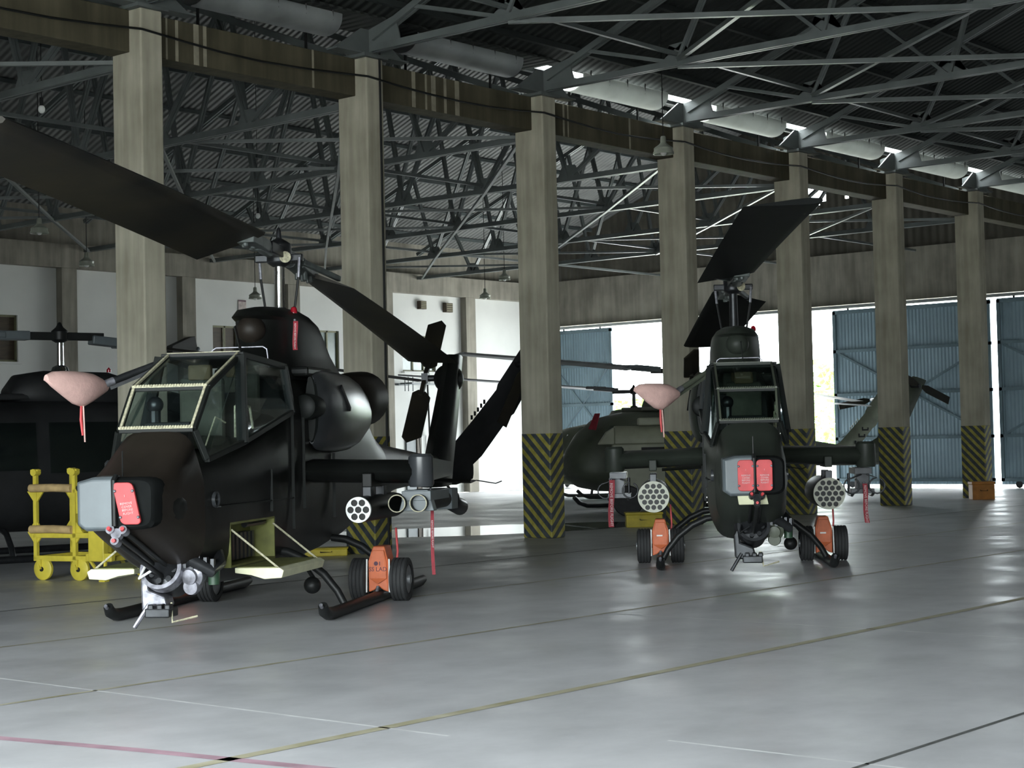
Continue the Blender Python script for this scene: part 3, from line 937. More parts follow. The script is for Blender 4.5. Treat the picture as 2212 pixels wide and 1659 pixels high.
def build_cobra(t, o):
    H, H2 = o['hull'], o['hull2']
    G = o['glass']
    # ---- fuselage
    st = [(4.36, .98, 1.40, .31, .32, 3.6), (4.24, .92, 1.43, .345, .345, 3.6), (4.0, .82, 1.54, .385, .36, 3.6), (3.58, .64, 1.785, .40, .37, 3.8), (3.50, .62, 1.56, .40, .40, 4),
          (3.0, .46, 1.60, .42, .455, 4), (2.5, .40, 1.68, .42, .47, 4), (1.9, .39, 1.82, .42, .485, 4), (1.40, .40, 1.96, .43, .49, 4), (1.28, .40, 2.34, .43, .46, 4),
          (.6, .44, 2.42, .43, .47, 3.6), (-.4, .50, 2.40, .42, .46, 3.4), (-1.4, .60, 2.34, .38, .42, 3.2), (-2.2, .74, 2.10, .34, .34, 3), (-2.9, .88, 1.80, .30, .24, 2.6), (-3.4, .94, 1.66, .26, .20, 2.4)]
    fz = MB().loft([sring(*s) for s in st[4:]]).build('fuselage', H, t, smooth=40)
    MB().loft([sring(*s) for s in st[:5]]).build('nose_cone', H2, t, smooth=40)
    if o.get('bay'):
        bay = MB().box((2.36, .42, .765), (1.24, .5, .40)).build('cutter', M_ZINC, t)
        bay2 = MB().box((2.36, -.42, .765), (1.24, .5, .40)).build('cutter', M_ZINC, t)
        bpy.context.view_layer.update()
        cut(fz, bay); cut(fz, bay2)
        for p in fz.data.polygons: p.use_smooth = True
        fz.data.set_sharp_from_angle(angle=math.radians(40))
        for s in (1, -1):
            mb = MB()
            mb.box((2.36, s * .185, .765), (1.23, .02, .39)).box((1.75, s * .31, .765), (.02, .25, .39)).box((2.97, s * .31, .765), (.02, .25, .39))
            mb.box((2.36, s * .31, .575), (1.23, .25, .02)).box((2.36, s * .31, .955), (1.23, .25, .02))
            mb.build('ammunition_bay', M_ZINC, t, smooth=0)
            mb = MB()
            for i in range(7):
                mb.box((1.95 + i * .11, s * .24, .72), (.06, .1, .24))
            mb.cyl((1.85, s * .36, .92), (2.4, s * .36, .92), .03, n=10)
            b = mb.build('ammunition_feed', M_DKMET, t, smooth=0)
            # drop-down door, cream inside
            d = MB().prism([(2.98, s * .47, .565), (2.98, s * .88, .565), (2.98, s * .92, .54), (2.98, s * .90, .475), (2.98, s * .74, .465), (2.98, s * .62, .50), (2.98, s * .47, .52)], (-1.25, 0, 0)).build('ammunition_bay_door', M_CREAM, t, smooth=0, bevel=.006)
            MB().box((2.36, s * .67, .5685), (1.2, .37, .006)).build('door_lining', M_ZINC, d, smooth=0)
            for xx in (2.94, 1.78):
                MB().tube([(xx, s * .43, .90), (xx, s * .86, .56)], .010, 6).build('door_stay', M_SEAL, d)
    # side seams and access panels
    for s in (1, -1):
        for x, z0, z1 in ((1.22, .7, 2.2), (.86, .9, 2.2), (-.2, .8, 1.6), (1.9, .98, 1.45)):
            MB().box((x, s * .462, (z0 + z1) / 2), (.012, .03, (z1 - z0) * .85)).build('panel_seam', M_FRAME, t, smooth=0)
        MB().box((2.2, s * .456, 1.12), (2.2, .03, .012)).build('panel_seam', M_FRAME, t, smooth=0)
        MB().ring((3.3, s * .40, 1.18), (3.3, s * .438, 1.18), .07, .055).build('filler_ring', M_COWL, t, smooth=30)
    MB().ball((3.95, .20, 1.13), .22, 12, (1.5, .85, 1.15)).build('nose_fairing', H, t)
    MB().ball((3.95, -.20, 1.13), .22, 12, (1.5, .85, 1.15)).build('nose_fairing', H, t)
    # ---- nose sight unit
    mb = MB()
    mb.loft([sring(4.20, .985, 1.415, .335, .335, 5), sring(4.42, .985, 1.405, .325, .33, 6), sring(4.455, 1.01, 1.385, .30, .305, 6)])
    ns = mb.build('nose_sight', M_MATTE, t, smooth=40)
    MB().loft([[(4.18, -.344, 1.03), (4.18, -.346, 1.39), (4.18, -.20, 1.423), (4.18, -.02, 1.424), (4.18, -.02, 1.0), (4.18, -.26, .978)],
               [(4.425, -.336, 1.03), (4.425, -.338, 1.375), (4.425, -.20, 1.412), (4.425, -.02, 1.414), (4.425, -.02, .98), (4.425, -.26, .978)],
               [(4.462, -.31, 1.04), (4.462, -.31, 1.365), (4.462, -.20, 1.39), (4.462, -.02, 1.392), (4.462, -.02, 1.0), (4.462, -.26, 1.0)]]).build('sight_housing', M_GREYP, ns, smooth=0, bevel=.012)
    mb = MB()
    mb.tube([(4.44, .0, 1.42), (4.49, 0, 1.38), (4.48, .0, 1.02)], .022, 8).bar((4.475, 0, 1.28), (4.475, .07, 1.28), .03, .05)
    mb.tube([(4.3, .0, 1.40), (4.3, 0, 1.62)], .006, 5)
    mb.build('wiper_bar', M_BLACKP, ns, smooth=30)
    if o.get('panel'):
        MB().prism([(4.30, -.17, .88), (4.30, .15, .88), (4.36, .12, 1.0), (4.36, -.19, 1.0)], (.06, 0, 0)).build('chin_panel', M_CREAM, t, smooth=0, bevel=.008)
    # ---- canopy
    W = [(3.57, .335, 1.79), (3.24, .345, 2.155), (2.40, .352, 2.48)]
    fr = MB()
    sl = MB()
    for s in (1, -1):
        a, b_, c = [(p[0], s * p[1], p[2]) for p in W]
        fr.bar(a, b_, .05, .045).bar(b_, c, .05, .045)
        sl.bar((a[0] + .012, a[1] - s * .015, a[2] + .02), (b_[0] + .012, b_[1] - s * .015, b_[2] + .02), .022, .02).bar((b_[0], b_[1] - s * .015, b_[2] + .025), (c[0], c[1] - s * .015, c[2] + .025), .022, .02)
        fr.bar((2.50, s * .385, 2.47), (2.74, s * .478, 1.66), .10, .05, (1, 0, 0))
        fr.bar((1.36, s * .425, 2.41), (1.33, s * .49, 1.95), .08, .05, (1, 0, 0))
        fr.bar((2.45, s * .37, 2.475), (1.33, s * .425, 2.405), .06, .06)
        fr.bar((3.50, s * .42, 1.53), (2.74, s * .478, 1.67), .05, .05).bar((2.74, s * .478, 1.67), (1.33, s * .495, 1.96), .05, .05)
        fr.bar((3.57, s * .345, 1.78), (3.50, s * .42, 1.53), .05, .05)
    for i in (0, 1, 2):
        p = W[i]
        fr.bar((p[0], -p[1], p[2]), (p[0], p[1], p[2]), .045, .045)
        sl.bar((p[0] + .015, -p[1], p[2] + .022), (p[0] + .015, p[1], p[2] + .022), .03, .022)
    cf = fr.build('canopy_frame', M_FRAME, t, smooth=0, bevel=.006)
    if o.get('seal', True):
        for i in range(26):
            y = -.31 + .62 * i / 25
            for p in W[:2]:
                sl.ball((p[0] + .03, y, p[2] + .028), .013, 4)
        sl.build('windshield_sealant', o['sealmat'], cf, smooth=30)
    mb = MB()
    mb.prism([(2.44, -.36, 2.475), (2.44, .36, 2.475), (1.33, .42, 2.41), (1.33, -.42, 2.41)], (0, 0, .03))
    mb.build('canopy_roof', H, t, smooth=0)
    def pane(pts, name='window_pane'):
        n = (Vector(pts[1]) - Vector(pts[0])).cross(Vector(pts[2]) - Vector(pts[0])).normalized() * .006
        MB().prism(pts, n).build(name, G, t, smooth=0)
    a, b_, c = W
    pane([(a[0], -a[1], a[2]), (a[0], a[1], a[2]), (b_[0], b_[1], b_[2]), (b_[0], -b_[1], b_[2])], 'windshield')
    pane([(b_[0], -b_[1], b_[2]), (b_[0], b_[1], b_[2]), (c[0], c[1], c[2]), (c[0], -c[1], c[2])], 'windshield')
    for s in (1, -1):
        pane([(3.57, s * .34, 1.79), (3.50, s * .425, 1.54), (2.74, s * .482, 1.68), (2.50, s * .39, 2.47), (2.42, s * .355, 2.48), (3.24, s * .35, 2.155)])
        pane([(2.72, s * .482, 1.69), (1.34, s * .50, 1.97), (1.37, s * .43, 2.41), (2.46, s * .39, 2.47)])
    # cockpit
    for x, z, hd in ((2.72, 1.62, False), (1.72, 1.86, True)):
        s_ = MB().box((x, 0, z + .06), (.48, .44, .12)).box((x - .26, 0, z + .34), (.10, .42, .62)).build('crew_seat', M_SEAT, t, smooth=0, bevel=.03)
        MB().box((x - .22, 0, z + .70 if not hd else z + .52), (.08, .22, .14)).build('headrest', M_SEATTAN, s_, smooth=0, bevel=.02)
    MB().prism([(3.40, -.26, 1.55), (3.40, .22, 1.55), (3.30, .2, 1.86), (3.30, -.22, 1.86)], (-.12, 0, 0)).build('instrument_panel', M_BLACKP, t, smooth=0, bevel=.01)
    MB().prism([(2.30, -.3, 1.70), (2.30, .3, 1.70), (2.22, .28, 2.14), (2.22, -.28, 2.14)], (-.1, 0, 0)).build('instrument_panel', M_BLACKP, t, smooth=0, bevel=.01)
    mb = MB().cyl((3.05, -.22, 1.6), (3.05, -.22, 2.0), .05, n=10)
    mb.ball((3.05, -.22, 2.02), .075, 8)
    mb.build('sight_column', M_DKMET, t)
    MB().tube([(2.6, .36, 1.72), (2.62, .37, 2.0), (2.48, .37, 2.02), (2.25, .38, 2.0), (2.2, .39, 1.8)], .012, 6).build('grab_handle', M_SEAL, t)
    MB().tube([(3.2, .3, 1.65), (3.0, .32, 1.9), (2.85, .36, 1.85)], .008, 6).build('grab_handle', M_SEAL, t)
    mb = MB().tube([(1.42, -.30, 2.40), (1.42, -.28, 2.58), (1.42, -.24, 2.605), (1.42, .24, 2.605), (1.42, .28, 2.58), (1.42, .30, 2.40)], .008, 6)
    mb.build('roof_handrail', M_GUN, t)
    MB().bar((1.44, .06, 2.40), (1.60, .02, 2.80), .012, .05, (1, 0, 0)).build('whip_antenna', M_FRAME, t, smooth=0)
    # ---- rotor pylon
    def ell(z, xf, xr, w, k=28, n=2.4):
        xc, hx = (xf + xr) / 2, (xf - xr) / 2
        r = []
        for i in range(k):
            a_ = 2 * PI * i / k
            ca, sa = math.cos(a_), math.sin(a_)
            r.append((xc + hx * math.copysign(abs(ca) ** (2 / n), ca), w * math.copysign(abs(sa) ** (2 / n), sa), z))
        return r
    MB().loft([ell(2.30, 1.50, -1.75, .42), ell(2.42, 1.36, -1.55, .36), ell(2.60, 1.14, -1.15, .335), ell(2.80, 1.06, -.85, .325), ell(2.90, 1.10, -.72, .31), ell(2.93, 1.24, -.66, .30), ell(3.0, 1.16, -.5, .25), ell(3.05, .8, -.3, .17)]).build('pylon_fairing', H, t, smooth=40)
    MB().ball((1.06, .0, 2.80), .145, 14, (.95, 1, 1)).build('oil_cooler_dome', H2, t)
    MB().lathe([(.16, 0), (.13, .03), (.07, .045), (.065, .055)], (.12, 0, 3.03)).build('mast_collar', M_DKMET, t)
    # ---- engine intakes and exhaust
    for s in (1, -1):
        yc = s * .60
        mb = MB()
        def er(x, ry, rz, zc, y_):
            return [(x, y_ + ry * math.cos(2 * PI * i / 24), zc + rz * math.sin(2 * PI * i / 24)) for i in range(24)]
        mb.loft([er(.62, .06, .36, 2.0, s * .475), er(.52, .10, .40, 1.99, s * .48), er(.30, .145, .425, 1.985, s * .475), er(-.2, .165, .43, 1.98, s * .465), er(-.75, .15, .41, 1.98, s * .45), er(-1.3, .11, .34, 1.98, s * .42), er(-1.95, .05, .18, 1.98, s * .37)])
        en = mb.build('engine_cowl', o['cowl'], t, smooth=45)
        MB().loft([er(.645, .055, .33, 2.0, s * .475), er(.60, .07, .355, 2.0, s * .476)]).build('intake_cover', M_FRAME, en)
        MB().lathe([(.13, 0), (.135, .28), (.12, .34), (.09, .36)], (.52, s * .47, 2.02), (1, 0, 0), n=24).build('intake_duct', M_FRAME, en)
        MB().bar((-.05, s * .585, 2.24), (-.25, s * .625, 2.0), .05, .06, (1, 0, 0)).build('vent_slot', M_TUBE, en, smooth=0)
        MB().box((.35, s * .40, 2.38), (.9, .2, .10)).build('cowl_top', H, t, smooth=0, bevel=.03)
    mb = MB()
    mb.lathe([(.25, 0), (.32, .12), (.335, .5), (.33, .95), (.29, 1.0)], (-1.7, 0.12, 2.12), (-1, 0, .06), n=28)
    ex = mb.build('exhaust_suppressor', H2, t)
    MB().cyl((-2.69, .12, 2.18), (-2.72, .12, 2.182), .25, n=24).build('exhaust_bore', M_TUBE, ex)
    # ---- tail boom, fin, tail rotor
    MB().loft([sring(-3.3, .93, 1.66, .255, .2, 2.4), sring(-4.4, 1.02, 1.58, .20, .16, 2.4), sring(-6.0, 1.06, 1.48, .15, .12, 2.4), sring(-7.2, 1.08, 1.43, .11, .09, 2.4), sring(-7.9, 1.12, 1.42, .06, .06, 2.2)]).build('tail_boom', H, t, smooth=45)
    def fin_ring(xl, xt, z, w):
        c = xl - xt
        return [(xl, 0, z), (xl - .15 * c, w, z), (xl - .45 * c, w * .9, z), (xt, .01, z), (xt, -.01, z), (xl - .45 * c, -w * .9, z), (xl - .15 * c, -w, z)]
    MB().loft([fin_ring(-6.5, -8.1, .98, .15), fin_ring(-6.75, -8.25, 1.3, .17), fin_ring(-7.25, -8.6, 1.9, .15), fin_ring(-7.85, -8.95, 2.6, .125), fin_ring(-8.15, -9.1, 2.97, .11)]).build('tail_fin', H, t, smooth=50)
    MB().ball((-8.35, -.06, 2.60), .23, 12, (1.2, 1, 1)).build('tail_gearbox', H, t)
    MB().tube([(-7.6, 0, 1.05), (-8.2, 0, .85), (-8.35, 0, .86)], .02, 8).build('tail_skid', H, t)
    tr = MB()
    tr.cyl((-8.42, -.1, 2.62), (-8.42, -.46, 2.62), .05, n=14).box((-8.42, -.44, 2.62), (.16, .1, .16))
    tr.build('tail_rotor_hub', M_DKMET, t)
    a_ = o.get('tr_ang', 50)
    for k_ in (0, 1):
        an = math.radians(a_ + 180 * k_)
        d = Vector((math.cos(an), 0, math.sin(an)))
        l = Vector((-math.sin(an), 0, math.cos(an))) * .42 + Vector((0, .91 * (1 if k_ == 0 else -1), 0))
        c = Vector((-8.42, -.45, 2.62))
        mb = MB()
        poly = [c + d * .28 + l * .06, c + d * .28 - l * .06, c + d * .38 - l * .15, c + d * 1.25 - l * .15, c + d * 1.45 + l * .05, c + d * 1.36 + l * .14, c + d * .38 + l * .14]
        mb.prism(poly, d.cross(l) * .03)
        mb.bar(c, c + d * .4, .07, .07)
        mb.build('tail_rotor_blade', M_BLADE, t, smooth=0, bevel=.008)
    for s in (1, -1):
        MB().loft([[(-4.55, s * .12, 1.15 + q) for q in (.0,)] + [(-4.62, s * .12, 1.185), (-5.2, s * .12, 1.16), (-4.62, s * .12, 1.12)],
                   [(-4.62, s * 1.02, 1.10), (-4.68, s * 1.02, 1.13), (-5.15, s * 1.02, 1.11), (-4.68, s * 1.02, 1.08)]]).build('elevator', H, t, smooth=0)
    MB().tube([(-5.1, 1.0, 1.11), (-5.2, 1.25, 1.06), (-5.22, 1.33, 1.09)], .008, 5).build('static_wick', M_DKMET, t)
    # ---- stub wings
    for s in (1, -1):
        def wr(y, xf, xr, zt):
            c = xf - xr
            return [(xf, y, zt - .09), (xf - .05 * c, y, zt - .01), (xf - .3 * c, y, zt + .03), (xr, y, zt - .06), (xf - .3 * c, y, zt - .21), (xf - .05 * c, y, zt - .17)]
        MB().loft([wr(s * .40, .86, -.36, 1.46), wr(s * 1.55, .78, -.12, 1.43)]).build('stub_wing', H, t, smooth=50)
        tp = MB()
        tp.lathe([(.10, .30), (.125, .27), (.13, 0), (.115, -.03)], (.66, s * 1.62, 1.22), n=24)
        tp.prism([(.6, s * 1.56, 1.24), (-.55, s * 1.56, 1.28), (-.55, s * 1.56, 1.42), (.5, s * 1.56, 1.48)], (0, s * .12, 0))
        tp.build('wing_tip_actuator', o.get('tipmat', H), t, smooth=35)
        mb = MB().bar((.55, s * 1.12, 1.34), (.55, s * 1.12, 1.20), .10, .7, (1, 0, 0))
        mb.build('pylon_rack', H, t, smooth=0, bevel=.01)
        # rocket pod
        kind = o['pods'][0 if s > 0 else 1]
        R = .128 if kind == 7 else .205
        zc = .99 if kind == 7 else .865
        xf = 1.22 if kind == 7 else .92
        y = s * 1.12
        mb = MB()
        mb.lathe([(R * .96, 0), (R, -.03), (R, -1.35), (R * .9, -1.5), (R * .62, -1.62)], (xf, y, zc), (1, 0, o.get('podtilt', .0)), n=40)
        pod = mb.build('rocket_pod', o.get('podmat', H), t, smooth=35)
        for xx in (.85, .35):
            MB().box((xx, y, zc + R + .03), (.12, .09, .12)).build('pod_lug', M_DKMET, pod, smooth=0, bevel=.008)
        fc = MB().cyl((xf - .04, y, zc), (xf + .016, y, zc), R * .985, n=44).build('pod_face', o.get('podface', M_PODW), pod, smooth=30)
        cells = []
        if kind == 7:
            cells = [(0, 0)] + [(.078 * math.cos(PI / 3 * i + PI / 3 * 0), .078 * math.sin(PI / 3 * i)) for i in range(6)]
            rt = .033
        else:
            rt = .032
            for row, cnt in ((2, 3), (1, 4), (0, 5), (-1, 4), (-2, 3)):
                for i in range(cnt):
                    cells.append(((i - (cnt - 1) / 2) * .078, row * .068))
        cb = MB()
        for (u, v) in cells:
            cb.cyl((xf - .02, y + u, zc + v), (xf + .05, y + u, zc + v), rt, n=16)
        cu_ = cb.build('cutter', M_TUBE, pod)
        bpy.context.view_layer.update()
        cut(fc, cu_)
        for p in fc.data.polygons: p.use_smooth = True
        fc.data.set_sharp_from_angle(angle=math.radians(30))
        first = None
        for (u, v) in cells:
            if first is None:
                mb = MB().lathe([(rt - .001, .012), (rt - .002, -.028), (.0005, -.029)], (xf, 0, 0), (1, 0, 0), n=14, cap=False)
                first = mb.build('launch_tube', M_TUBE, pod)
                q = first
            else:
                q = first.copy()
                COL.objects.link(q)
                q.parent = pod
            q.location = (0, y + u, zc + v)
        # twin missile launcher under the tip
        la = MB()
        if o['tow']:
            la.box((.3, s * 1.58, 1.10), (.85, .30, .10)).prism([(.72, s * 1.40, .95), (.72, s * 1.76, .95), (.72, s * 1.70, 1.16), (.72, s * 1.46, 1.16)], (-.14, 0, 0))
            la.box((-.5, s * 1.56, 1.03), (.3, .3, .22))
        else:
            la.box((.35, s * 1.58, 1.14), (.7, .22, .08)).box((.5, s * 1.58, 1.0), (.25, .16, .26)).box((.66, s * 1.56, .88), (.2, .3, .06))
            for q in (-.16, .16):
                la.tube([(.78, s * 1.58 + q * .2, 1.1)] + [(.78, s * 1.58 + q + .10 * math.cos(w_), .95 + .10 * math.sin(w_)) for w_ in [PI / 2 + i * PI / 7 for i in range(14)]], .012, 6)
                la.tube([(.1, s * 1.58 + q * .8, 1.1), (.1, s * 1.58 + q * .8, .82), (.5, s * 1.58 + q * .8, .82), (.7, s * 1.58 + q * .8, .86)], .02, 6)
        lo = la.build('missile_launcher', M_DKMET if not o['tow'] else M_GREYP, t, smooth=30, bevel=.006)
        if o['tow']:
            for q in (1.40, 1.62):
                MB().ring((.80, s * q, 1.03), (-.75, s * q, 1.03), .086, .078).build('launch_barrel', M_FRAME, lo)
                MB().ring((.815, s * q, 1.03), (.80, s * q, 1.03), .089, .080).build('barrel_rim', M_SEAL, lo)
                MB().cyl((.3, s * q, 1.03), (.29, s * q, 1.03), .08, n=20).build('barrel_plug', M_TUBE, lo)
            MB().lathe([(.06, .0), (.085, -.05), (.095, -.5), (.075, -.55)], (-.75, s * 1.60, .98), (1, 0, .14), n=20).build('blast_deflector', M_DKMET, lo)
        else:
            pass
    # ---- skids
    for s in (1, -1):
        y = s * 1.045
        sk = MB().tube([(2.24, y, .16), (2.19, y, .10), (2.08, y, .068), (1.9, y, .058), (-1.6, y, .058), (-1.75, y, .07)], [.045, .055, .058, .058, .058, .045], 14).build('skid_tube', M_BLACKP, t, smooth=50)
        MB().tube([(2.24, y, .13), (2.30, y, .17)], .018, 8).build('skid_end_ring', M_GUN, sk)
        for xc in (1.42, -.62):
            pts = [(xc, s * .30, .62), (xc, s * .46, .60), (xc, s * .64, .52), (xc, s * .82, .38), (xc, s * .95, .22), (xc, s * 1.03, .07)]
            MB().tube(pts, [.04, .042, .042, .04, .038, .036], 12).build('cross_tube', M_BLACKP, t, smooth=50)
    # ---- gun turret
    gm = o['gun']
    ax = Vector((math.cos(.36), 0, math.sin(.36)))
    up_ = Vector((-ax.z, 0, ax.x))
    b0 = Vector((3.42, .02, .555))
    tu = MB().lathe([(.27, .20), (.27, .10), (.24, .06), (.20, .02), (.17, -.06)], (3.38, 0, .58), n=28).build('gun_turret', M_DKMET, t, smooth=35)
    MB().ring(b0 + ax * .05, b0 + ax * .17, .185, .150, 32).build('gun_cradle', gm, tu, smooth=35)
    rc = MB().lathe([(.15, -.22), (.148, .07), (.06, .09)], b0, ax, n=24)
    for i in range(7):
        an = 2 * PI * i / 7
        q = b0 + ax * .08 + (Vector((0, 1, 0)) * math.cos(an) + up_ * math.sin(an)) * .10
        rc.cyl(q, q + ax * .045, .026, n=10)
    rc.build('gun_receiver', M_DKMET, tu, smooth=35)
    MB().prism([(3.50, -.20, .50), (3.50, -.145, .60), (3.50, -.13, .42), (3.50, .02, .36), (3.50, .04, .28), (3.50, -.07, .22), (3.50, -.19, .24)], (-.20, 0, 0)).build('cradle_housing', gm, tu, smooth=0, bevel=.02)
    MB().box((3.52, .0, .235), (.22, .22, .08)).box((3.58, -.06, .285), (.10, .05, .05)).box((3.58, .02, .285), (.10, .05, .05)).box((3.58, .09, .285), (.10, .05, .05)).build('lower_mount', M_DKMET, tu, smooth=0, bevel=.012)
    gd = MB().lathe([(.10, -.12), (.105, -.02), (.07, .0), (.065, .03), (.03, .035)], b0 + Vector((.08, .235, -.02)), (1, -.1, -.15), n=26).build('gun_drive', o['drive'], tu, smooth=35)
    MB().lathe([(.06, -.10), (.075, -.02), (.065, .02)], b0 + Vector((.06, .235, -.11)), (1, -.1, -.1), n=24).build('drive_cover', o['drive'], tu, smooth=35)
    mb = MB()
    mb.tube([b0 + Vector((.03, .14, .10)), b0 + Vector((.10, .26, .12)), b0 + Vector((.02, .40, .02)), b0 + Vector((-.15, .42, .08)), b0 + Vector((-.3, .34, .16))], .055, 10)
    for i in range(5):
        mb.box(b0 + Vector((.10 - .02 * i, .20 + .055 * i, .12 - .015 * i)), (.05, .03, .13))
    mb.build('ammunition_chute', M_DKMET, tu, smooth=35)
    for i in range(4):
        MB().box(b0 + Vector((.14 - .03 * i, -.17 + .14 * i, .15 - .01 * (i % 2))), (.03, .045, .06)).build('latch', o['latch'], tu, smooth=0, bevel=.005)
    MB().tube([b0 + Vector((.14, -.14, .08)), b0 + Vector((.24, -.16, -.02)), b0 + Vector((.20, -.05, .05))], .012, 6).build('cable_loop', o['latch'], tu)
    MB().lathe([(.05, 0), (.052, .16), (.03, .18)], b0 + Vector((-.05, .40, -.10)), (0, 0, 1), n=14).build('accumulator', M_GREENC, tu, smooth=35)
    MB().tube([b0 + Vector((.10, .07, -.24)), b0 + Vector((.16, .10, -.40)), b0 + Vector((.04, .28, -.36))], .010, 6).build('turret_stop', M_SEAL, tu)
    MB().tube([b0 + Vector((.08, -.14, -.26)), b0 + Vector((.12, -.26, -.45))], .02, 8).build('turret_stop', gm, tu)
    for i in range(3):
        an = 2 * PI * i / 3 + .5
        off = (Vector((0, 1, 0)) * math.cos(an) + up_ * math.sin(an)) * .062
        MB().tube([b0 + off * .9, b0 + off + ax * 1.14], [.023, .019], 12).build('gun_barrel', M_BLACKP, tu)
        MB().cyl(b0 + off + ax * 1.155, b0 + off * 1.1 + ax * 1.185, .016, n=12).build('muzzle_plug', M_RED, tu)
    mb = MB()
    mb.cyl(b0 + ax * 1.10, b0 + ax * 1.15, .045, n=20)
    for i in range(3):
        an = 2 * PI * i / 3 + .5
        off = (Vector((0, 1, 0)) * math.cos(an) + up_ * math.sin(an)) * .062
        mb.ring(b0 + off + ax * 1.09, b0 + off + ax * 1.16, .036, .018, 16)
    mb.build('muzzle_clamp', gm, tu, smooth=35)
    # ---- belly searchlight
    sl_ = MB().ball((1.10, .60, .25), .085, 14).build('search_light', M_BLACKP, t)
    MB().tube([(1.06, .60, .32), (1.02, .52, .42), (.98, .38, .52)], .022, 8).build('light_arm', M_BLACKP, sl_)
    # ---- rotor
    hub = Vector((.12, 0, o.get('hubz', 3.66)))
    MB().lathe([(.062, 3.05), (.058, 3.1), (.055, 3.4), (.055, hub.z)], (.12, 0, 0), n=24).build('rotor_mast', o.get('mast', M_CHROME), t)
    az = math.radians(o.get('az', 2))
    s1, s2 = o['slopes']
    d = Vector((math.cos(az), math.sin(az), 0))
    l = Vector((-math.sin(az), math.cos(az), 0))
    hb = MB()
    hb.lathe([(.07, -.14), (.13, -.10), (.13, .10), (.07, .14), (.03, .16), (.025, .24), (.012, .28)], hub, n=20)
    hb.bar(hub - d * .5 + Vector((0, 0, -s2 * .5 * 0 - .02)), hub + d * .5 + Vector((0, 0, s1 * .5)), .17, .12)
    hb.bar(hub - l * .26 + Vector((0, 0, -.05)), hub + l * .26 + Vector((0, 0, -.05)), .07, .08)
    ho = hb.build('rotor_hub', M_DKMET, t, smooth=35, bevel=.012)
    MB().cyl(hub + l * .07 + d * .04 + Vector((0, 0, -.04)), hub + l * .1 + d * .11 + Vector((0, 0, -.05)), .06, n=16).build('hub_trunnion', M_SEAL, ho)
    for s in (1, -1):
        MB().tube([(.12 + s * .02, s * .16, 3.02), (.12 + s * .04, s * .22, hub.z - .26)], .014, 8).build('pitch_link', M_BLACKP, t)
        MB().tube([(.12 + s * .04, s * .22, hub.z - .26), (.12 + s * .045, s * .235, hub.z - .05)], .017, 8).build('pitch_link_end', M_GUN, t)
    for sgn, sl2 in ((1, s1), (-1, s2)):
        az_b = az if sgn > 0 else az + PI
        dd = d * sgn
        g = MB()
        p0, p1 = hub + dd * .35 + Vector((0, 0, sl2 * .35)), hub + dd * 1.15 + Vector((0, 0, sl2 * 1.15))
        lead = l * sgn
        g.tube([p0, p0 * .5 + p1 * .5], [.085, .075], 14)
        g.bar(p0 + dd * .25, p1, .20, .11)
        g.bar(p0 + dd * .2 - lead * .10, p1 - lead * .34 + Vector((0, 0, -.05)), .05, .06)
        for i in range(5):
            g.cyl(p1 - dd * (.05 + .11 * i) - lead * (.05 * (i % 2)) + Vector((0, 0, -.09)), p1 - dd * (.05 + .11 * i) - lead * (.05 * (i % 2)) + Vector((0, 0, .09)), .03, n=10)
        g.build('blade_grip', M_GRIP, t, smooth=35, bevel=.008)
        mb = rotor_blade(MB(), az_b, hub, sl2, o.get('droop', .0025), 1.02, 6.70, .76, 1, math.radians(o.get('pitch', 8)))
        mb.build('rotor_blade', o.get('blade', M_BLADE), t, smooth=45)
    # ---- small fittings
    bc = MB().lathe([(.035, 0), (.035, .03), (.028, .06), (.001, .075)], (.40, .24, 3.0), n=16).build('beacon_lamp', mat('red_lens', (.30, .01, .02), .08, 0, .1, 9), t)
    # low-airspeed probe arm, starboard
    e = Vector(o['probe'])
    mb = MB().tube([(2.40, -.34, 2.46), tuple(Vector((2.40, -.34, 2.46)) * .35 + e * .65), tuple(e)], [.026, .034, .03], 12)
    mb.bar((2.45, -.36, 2.42), tuple(e + Vector((-.1, .05, -.0))), .03, .07)
    mb.build('air_data_boom', M_B2 if o.get('bay') is None else M_DKMET, t, smooth=40)
    MB().cyl(tuple(e * .8 + Vector((2.40, -.34, 2.46)) * .2), tuple(e), .036, n=12).build('boom_ferrule', M_GUN, t)
    return t

